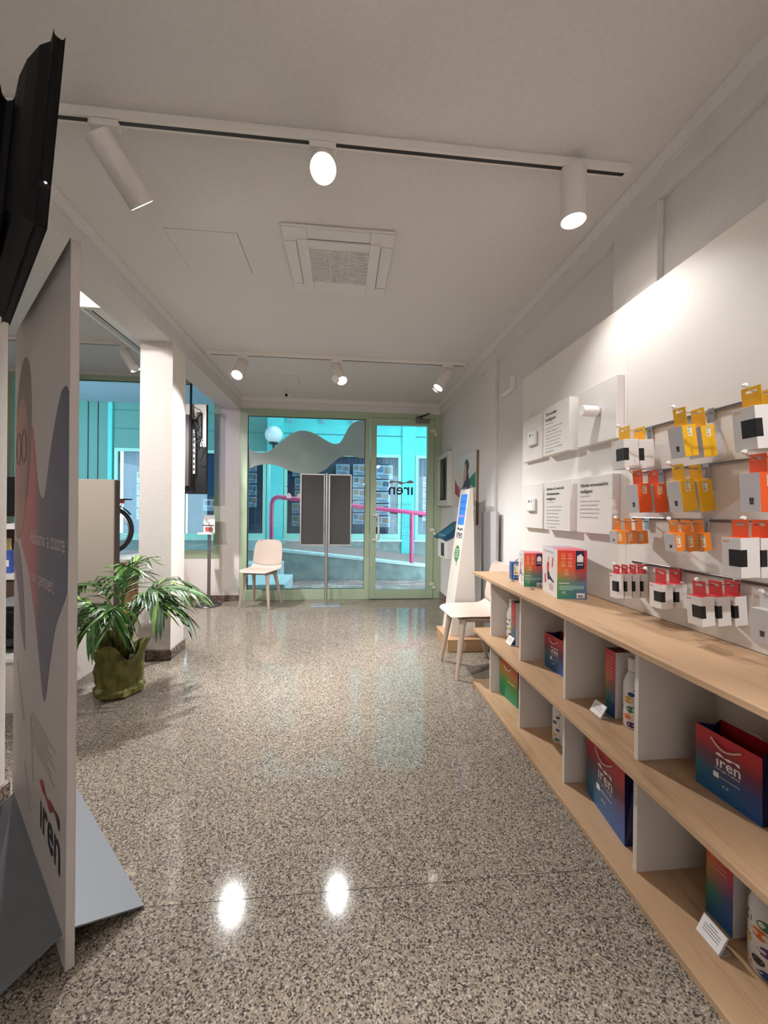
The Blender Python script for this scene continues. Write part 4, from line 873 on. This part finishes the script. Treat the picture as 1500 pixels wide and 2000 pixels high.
# ---------------------------------------------------------------- monitor seen from behind, upper picture edge
tv = thing('wall_monitor', (-.93,1.27,1.852), 'black flat screen monitor on a wall arm, seen from behind', 'monitor')
B1, w3, L3, H3 = V((-.696,1.0,1.852)), V((-.676,.737,0)), .735, .462
v3 = V((.048,.044,.998)).normalized(); n3 = w3.cross(v3).normalized()
if n3.y < 0 and n3.x < 0: n3 = -n3
n3 = -abs(1)*n3 if n3.dot(V((.737,.676,0))) < 0 else n3         # n3 points to the screen side
tpnt = lambda u, h, o=0: B1 + w3*u + v3*h + n3*o
M_TV = mat('monitor_black', (7,6,8), .5, spec=.25)
MB().prism([tpnt(0,0),tpnt(L3,0),tpnt(L3,H3),tpnt(0,H3)], -n3*.022).build('bezel', M_TV, tv, bevel=.006)
MB().prism([tpnt(.014,.018,.0004),tpnt(L3-.014,.018,.0004),tpnt(L3-.014,H3-.014,.0004),tpnt(.014,H3-.014,.0004)], n3*.001).build('screen', mat('screen_off', (8,8,10), .08), tv)
rows = []
for o_, e in ((-.022,.012), (-.040,.030), (-.056,.062), (-.066,.10), (-.068,.13)):
    rows.append([tpnt(e,e*.55,o_),tpnt(L3-e,e*.55,o_),tpnt(L3-e,H3-e*.75,o_),tpnt(e,H3-e*.75,o_),tpnt(e,e*.55,o_)])
MB().grid(rows).add(rows[-1][:4], [(0,1,2,3)]).build('rear_shell', M_TV, tv, bevel=.004)
MB().prism([tpnt(.13,.05,-.066),tpnt(L3-.13,.05,-.066),tpnt(L3-.13,H3-.12,-.066),tpnt(.13,H3-.12,-.066)], -n3*.030).build('rear_housing', M_TV, tv, bevel=.014)
MB().prism([tpnt(.22,.03,-.095),tpnt(L3-.22,.03,-.095),tpnt(L3-.22,.19,-.095),tpnt(.22,.19,-.095)], -n3*.012).build('port_panel', mat('port_grey', (40,36,38), .6), tv)
for i in range(4): MB().prism([tpnt(.25+.05*i,.05,-.107),tpnt(.28+.05*i,.05,-.107),tpnt(.28+.05*i,.075,-.107),tpnt(.25+.05*i,.075,-.107)], -n3*.002).build('port', M_BLACK, tv)
MB().prism([tpnt(.30,.15,-.096),tpnt(.44,.15,-.096),tpnt(.44,.30,-.096),tpnt(.30,.30,-.096)], -n3*.025).build('mount_plate', M_DARK, tv)
MB().tube([tpnt(.37,.22,-.115), V((-1.34,1.33,2.07)), V((-1.46,1.42,2.07)), V((-1.46,1.489,2.07))], .018, 10).build('wall_arm', M_DARK, tv)
box('wall_plate', (-1.53,1.478,1.98), (-1.40,1.4895,2.16), M_DARK, tv)
MB().lathe([(.002,0),(.003,.002)], tpnt(-.002,.10,-.01), 8).build('status_light', glow('status_white', (240,240,240), 2), tv)

# ---------------------------------------------------------------- hanging display screen in the window
hs = thing('hanging_screen', (-1.95,5.0,1.38), 'black portrait window screen hung from the ceiling with loose cables', 'monitor')
box('casing', (-2.28,4.985,1.38), (-1.662,5.03,2.465), M_TV, hs, .004); box('screen', (-2.265,5.03,1.395), (-1.676,5.033,2.45), glow('window_screen_blue', (20,70,170), .6), hs)
box('top_plate', (-2.28,4.980,2.28), (-1.668,4.985,2.462), mat('rear_silver', (176,170,164), .35, .5), hs)
box('side_plate', (-1.735,4.980,1.95), (-1.668,4.985,2.28), MATS['rear_silver'], hs)
box('rear_cover', (-2.27,4.955,1.47), (-1.855,4.985,2.33), mat('rear_brown', (66,54,52), .4), hs, .004)
box('media_box', (-1.765,4.945,2.05), (-1.715,4.985,2.36), M_BLACK, hs, .003)
MB().tube([(-1.832,4.94,1.46),(-1.832,4.94,2.915)], .013, 10).build('hanging_pole', M_BLACK, hs)
box('ceiling_plate', (-1.90,4.90,2.905), (-1.78,4.98,2.92), M_BLACK, hs)
pw = box('power_strip', (-1.812,4.955,1.62), (-1.785,4.985,2.15), M_LGREY, hs, .003)
for i in range(7): box('socket', (-1.806,4.953,1.66+.065*i), (-1.791,4.9555,1.69+.065*i), M_BLACK, pw)
for k_ in range(7):
    r_ = random.Random(k_+40); pts = [V((-1.80+r_.uniform(-.01,.01),4.94,2.42-.03*k_))]
    for i in range(1, 6): pts.append(V((-1.80+r_.uniform(.0,.09),4.935+r_.uniform(-.012,.01),2.42-.05*k_-i*r_.uniform(.03,.075))))
    MB().tube(pts, .0035, 6).build('cable', M_BLACK, hs, True)
MB().tube([(-1.74,4.94,2.08),(-1.70,4.93,1.98),(-1.682,4.93,1.86),(-1.70,4.93,1.80),(-1.75,4.94,1.78)], .0045, 6).build('cable', M_BLACK, hs, True)

# ---------------------------------------------------------------- potted palm
pl = thing('potted_palm', (-1.445,2.74,0), 'bushy green areca palm in olive paper wrapped pot', 'plant')
PC = V((-1.445,2.74,0)); rr = random.Random(11)
prof = [(.118,0),(.138,.015),(.140,.045),(.120,.062),(.128,.10),(.136,.16),(.132,.22),(.140,.26),(.165,.31)]
n = 40; rows = []
flare = [1+.25*math.sin(3*t*2*math.pi/n+.6)+.18*math.sin(5*t*2*math.pi/n+2) for t in range(n)]
for i, (r_, z) in enumerate(prof):
    row = []
    for j in range(n+1):
        t = 2*math.pi*(j % n)/n; k_ = i/8; wob = 1+.05*math.sin(7*t+i*1.7)+.035*math.sin(13*t+i*.9)
        zz = z + (max(0,i-5)/3)*.075*(flare[j % n]-1)*2
        row.append(PC + V((r_*wob*(1+(max(0,i-6)/2)*.12*(flare[j % n]-1)*2)*math.cos(t), r_*wob*math.sin(t), max(.001, zz))))
    rows.append(row)
M_WRAP = noisy('olive_paper', (104,102,46), .55, .18, 14)
wr_ = MB().grid(rows).build('paper_wrap', M_WRAP, pl, False); s_ = wr_.modifiers.new('s', 'SOLIDIFY'); s_.thickness = .002
MB().lathe([(.10,.01),(.12,.20),(.115,.205),(.002,.205)], PC, 24).build('pot', mat('soil_dark', (48,38,30), .9), pl)
M_STEM = noisy('palm_stem', (86,84,42), .6, .3, 20)
M_LEAF = [noisy('palm_leaf_%d' % i, c, .4, .18, 20) for i, c in enumerate(((52,88,38), (70,108,46), (40,72,34), (104,132,52)))]
def frond(az, rise, reach, droop, m, base, k):
    d = V((math.cos(az), math.sin(az), 0)); s = d.cross(Z_); N_ = 14; rach = []
    for i in range(N_+1):
        t = i/N_; rach.append(base + d*(reach*(.10*t+.90*t**1.35)) + Z_*(rise*(1.55*t-.75*t*t) - droop*t**3))
    f = MB().tube(rach, [.0055*(1-.8*i/N_) for i in range(N_+1)], 6).build('frond', M_LEAF[m], pl, True)
    lm = MB()
    for i in range(4, N_+1):
        for sgn in (-1, 1):
            t = i/N_; p = rach[i]; dirr = (rach[min(i+1,N_)]-rach[i-1]).normalized()
            ln = (.235 - .15*abs(t-.55)**1.2)*(1 if t < .95 else .8)*rr.uniform(.85,1.1); ww = .0112*rr.uniform(.8,1.2)
            out = (dirr*(.62+.35*t) + s*sgn*(.85-.30*t) + Z_*rr.uniform(-.05,.30)).normalized()
            prev = None; cols = []
            for q_ in range(6):
                u = q_/5; c_ = p + out*(ln*u*.95) + Z_*(-ln*.48*u*u*rr.uniform(.85,1.15)); wv_ = ww*(math.sin(math.pi*min(1,.16+.84*u*.98))**.7) if q_ < 5 else .0006
                sd = out.cross(Z_).normalized()*wv_; cols.append([c_-sd, c_+Z_*(-.0035 if q_ < 5 else 0), c_+sd])
            lm.grid(cols, rr.choice((0,0,1)))
    lo = lm.build('leaflets', [M_LEAF[m], M_LEAF[(m+1) % 4]], f, True); lo['kind'] = 'stuff'
FR = [(-.10,.44,.44,.10),(.35,.46,.44,.12),(.80,.46,.34,.10),(1.5,.50,.20,.05),(2.2,.46,.30,.10),(2.75,.42,.38,.12),(3.3,.40,.38,.14),(3.9,.36,.30,.14),(4.5,.30,.24,.16),(5.1,.30,.24,.14),(5.7,.36,.34,.14),(.10,.30,.32,.18),(2.9,.28,.30,.18),(5.4,.54,.14,.03),(1.0,.56,.14,.02),(4.1,.24,.20,.16),(.55,.32,.26,.14),(-.45,.42,.30,.12)]
for k_, (az, ri, re, dr) in enumerate(FR):
    a2 = rr.uniform(0,6.28); b0 = PC + V((.035*math.cos(a2), .035*math.sin(a2), .20)); b1 = b0 + V((.035*math.cos(az), .035*math.sin(az), rr.uniform(.15,.24)))
    MB().tube([b0, b0.lerp(b1,.5)+V((.004,.003,0)), b1], [.0115,.009,.0065], 8).build('stem', M_STEM, pl, True)
    frond(az, ri, re, dr, k_ % 4 if k_ % 4 != 3 or k_ > 12 else 1, b1, k_)

# ---------------------------------------------------------------- side bay: screen, cabinet, bicycle
M_TAUPE = mat('taupe_fabric', (168,156,142), .8)
pt_ = thing('privacy_screen', (-2.1,3.36,0), 'tall taupe room divider behind the potted palm', 'room divider')
box('panel', (-2.42,3.32,.12), (-1.805,3.40,1.425), M_TAUPE, pt_, .004); box('edge', (-1.805,3.325,.12), (-1.80,3.395,1.42), mat('divider_edge', (92,76,72), .6), pt_)
for x in (-2.3,-1.95): box('foot', (x-.03,3.20,0), (x+.03,3.52,.12), M_GREY, pt_, .004)
lc = thing('low_cabinet', (-2.05,2.85,0), 'low white cabinet behind the totem and palm', 'cabinet')
box('body', (-2.30,2.50,.0), (-1.826,3.14,.30), M_WLAM, lc, .002); box('top', (-2.31,2.49,.30), (-1.822,3.145,.322), M_WHITE, lc, .002)
pn = thing('black_printer', (-2.05,2.86,.322), 'black desktop printer on the low white cabinet', 'printer')
box('body', (-2.28,2.66,.3225), (-1.90,3.06,.56), M_BLACK, pn, .015); box('lid', (-2.27,2.67,.56), (-1.91,3.05,.585), M_BLACK, pn, .008); box('paper_tray', (-2.22,2.56,.37), (-1.96,2.66,.385), M_DARK, pn, .003)
pd = thing('display_podium', (-2.9,4.75,0), 'wooden display podium with white top in the side window', 'podium')
box('front', (-3.95,4.42,0), (-2.12,5.32,.63), M_OAKX, pd, .002); box('top', (-3.97,4.40,.63), (-2.10,5.33,.662), M_WHITE, pd, .002)
bk = thing('bicycle', (-3.0,4.85,.662), 'black electric bicycle on the display podium, rear wheel showing', 'bicycle')
def wheel(cx_, nm):
    R_ = .262; c_ = V((cx_,4.85,.662+R_+.0245)); q_ = Matrix.Rotation(math.radians(90),3,'X')
    ring = lambda rad, tr, k: [(rad+tr*math.cos(2*math.pi*i/k), tr*math.sin(2*math.pi*i/k)) for i in range(k+1)]
    t_ = MB().lathe(ring(R_,.0235,10), c_, 44, q_, caps=False).build('tyre', mat('tyre_black', (22,20,22), .7), bk, True)
    ri = MB().lathe(ring(R_-.030,.009,8), c_, 40, q_, caps=False).build('rim', mat('rim_alu', (180,180,184), .3, .9), t_, True)
    MB().lathe([(.022,-.03),(.03,-.02),(.03,.02),(.022,.03)], c_, 16, q_).build('hub', M_DARK, t_, True)
    sp_ = MB()
    for i in range(20):
        a = 2*math.pi*i/20; sp_.tube([c_+V((.025*math.cos(a+.5*(-1)**i),.018*(-1)**i,.025*math.sin(a+.5*(-1)**i))), c_+V(((R_-.03)*math.cos(a),0,(R_-.03)*math.sin(a)))], .0012, 5)
    sp_.build('spokes', M_CHROME, t_); return c_
rw = wheel(-2.705,'rear'); fw = wheel(-3.60,'front')
bb_ = V((-3.08,4.85,rw.z+.01)); st = V((-2.98,4.85,rw.z+.42)); hdv = V((-3.45,4.85,rw.z+.44))
M_BF = mat('bike_black', (26,26,30), .3)
for a, b, r_ in ((bb_,st,.017), (bb_,hdv,.022), (st-V((0,0,.06)),hdv,.015), (bb_,rw,.010), (st-V((0,0,.08)),rw,.009), (hdv+V((.03,0,.05)),fw,.014)): MB().tube([a,b], r_, 10).build('frame_tube', M_BF, bk, True)
MB().tube([hdv+V((.03,0,.05)),hdv+V((.05,0,.20))], .013, 10).build('handlebar_stem', M_BF, bk); MB().tube([hdv+V((.05,-.28,.20)),hdv+V((.05,.28,.20))], .012, 10).build('handlebar', M_BF, bk)
MB().prism([st+V(p) for p in ((-.15,0,.06),(-.05,-.03,.075),(.09,-.07,.085),(.11,0,.085),(.09,.07,.085),(-.05,.03,.075))], (0,0,.035)).build('saddle', M_BLACK, bk, bevel=.012)
MB().tube([st,st+V((0,0,.07))], .013, 8).build('seat_post', M_CHROME, bk)
fd = [(rw+V(((.262+.045)*math.cos(t),0,(.262+.045)*math.sin(t)))) for t in [math.radians(x) for x in range(35,176,10)]]
MB().grid([[p+V((0,-.028,-.004)) for p in fd], [p for p in fd], [p+V((0,.028,-.004)) for p in fd]]).build('mudguard', M_BF, bk, True)
rk = box('luggage_rack', (rw.x-.16,4.79,rw.z+.345), (rw.x+.235,4.91,rw.z+.360), M_BF, bk, .004)
MB().tube([(rw.x+.14,4.80,rw.z+.345), (rw.x+.02,4.80,rw.z+.01)], .006, 8).build('rack_strut', M_BF, rk); MB().tube([(rw.x+.14,4.90,rw.z+.345), (rw.x+.02,4.90,rw.z+.01)], .006, 8).build('rack_strut', M_BF, rk)
box('tail_light', (rw.x+.02,4.785,rw.z+.305), (rw.x+.21,4.80,rw.z+.345), mat('tail_red', (140,40,48), .3), rk, .006)
oc = thing('office_cabinet', (-3.0,3.5,0), 'brown office cabinet with white worktops glimpsed between column and totem', 'cabinet')
M_BRN = mat('cabinet_brown', (84,68,60), .6)
oy = 3.45
box('lower_body', (-3.30,oy,0), (-2.55,oy+.45,.62), M_BRN, oc, .002); box('worktop', (-3.32,oy-.02,.62), (-2.53,oy+.45,.66), M_WHITE, oc, .002)
box('upright', (-3.30,oy+.40,.66), (-2.55,oy+.44,1.02), M_BRN, oc); box('upper_shelf', (-3.32,oy+.02,1.02), (-2.53,oy+.45,1.06), M_WHITE, oc, .002)
for z in (.30,): box('drawer_gap', (-3.30,oy-.001,z), (-2.55,oy,z+.006), M_DARK, oc)
for i, (x, c, h, nm) in enumerate(((-3.14,(220,180,50),.20,'yellow'), (-3.04,(44,110,190),.24,'blue'), (-2.94,(40,120,80),.12,'green'), (-2.84,(206,190,120),.27,'pale yellow'), (-2.74,(60,90,170),.18,'dark blue'))):
    s = thing('stationery_pack', (x,oy+.16,.66), nm + ' stationery pack on the office cabinet', 'pack', 'packs on the office cabinet'); pm_ = mat('pack_'+nm.replace(' ','_'), c, .5)
    MB().prism([(x-.04,oy+.06,.6605),(x+.04,oy+.06,.6605),(x+.036,oy+.06,.66+h),(x-.036,oy+.06,.66+h)], (0,.14,0)).build('pack', pm_, s, bevel=.006); box('label', (x-.03,oy+.0592,.66+h*.3), (x+.03,oy+.06,.66+h*.6), M_WINK, s)
mo = thing('desk_monitor', (-2.95,oy+.25,1.06), 'black desk monitor on the office cabinet', 'monitor')
box('screen', (-3.25,oy+.22,1.12), (-2.65,oy+.25,1.46), M_BLACK, mo, .006); box('neck', (-2.98,oy+.25,1.07), (-2.92,oy+.28,1.25), M_BLACK, mo); box('base', (-3.06,oy+.15,1.0605), (-2.84,oy+.33,1.072), M_BLACK, mo, .004)
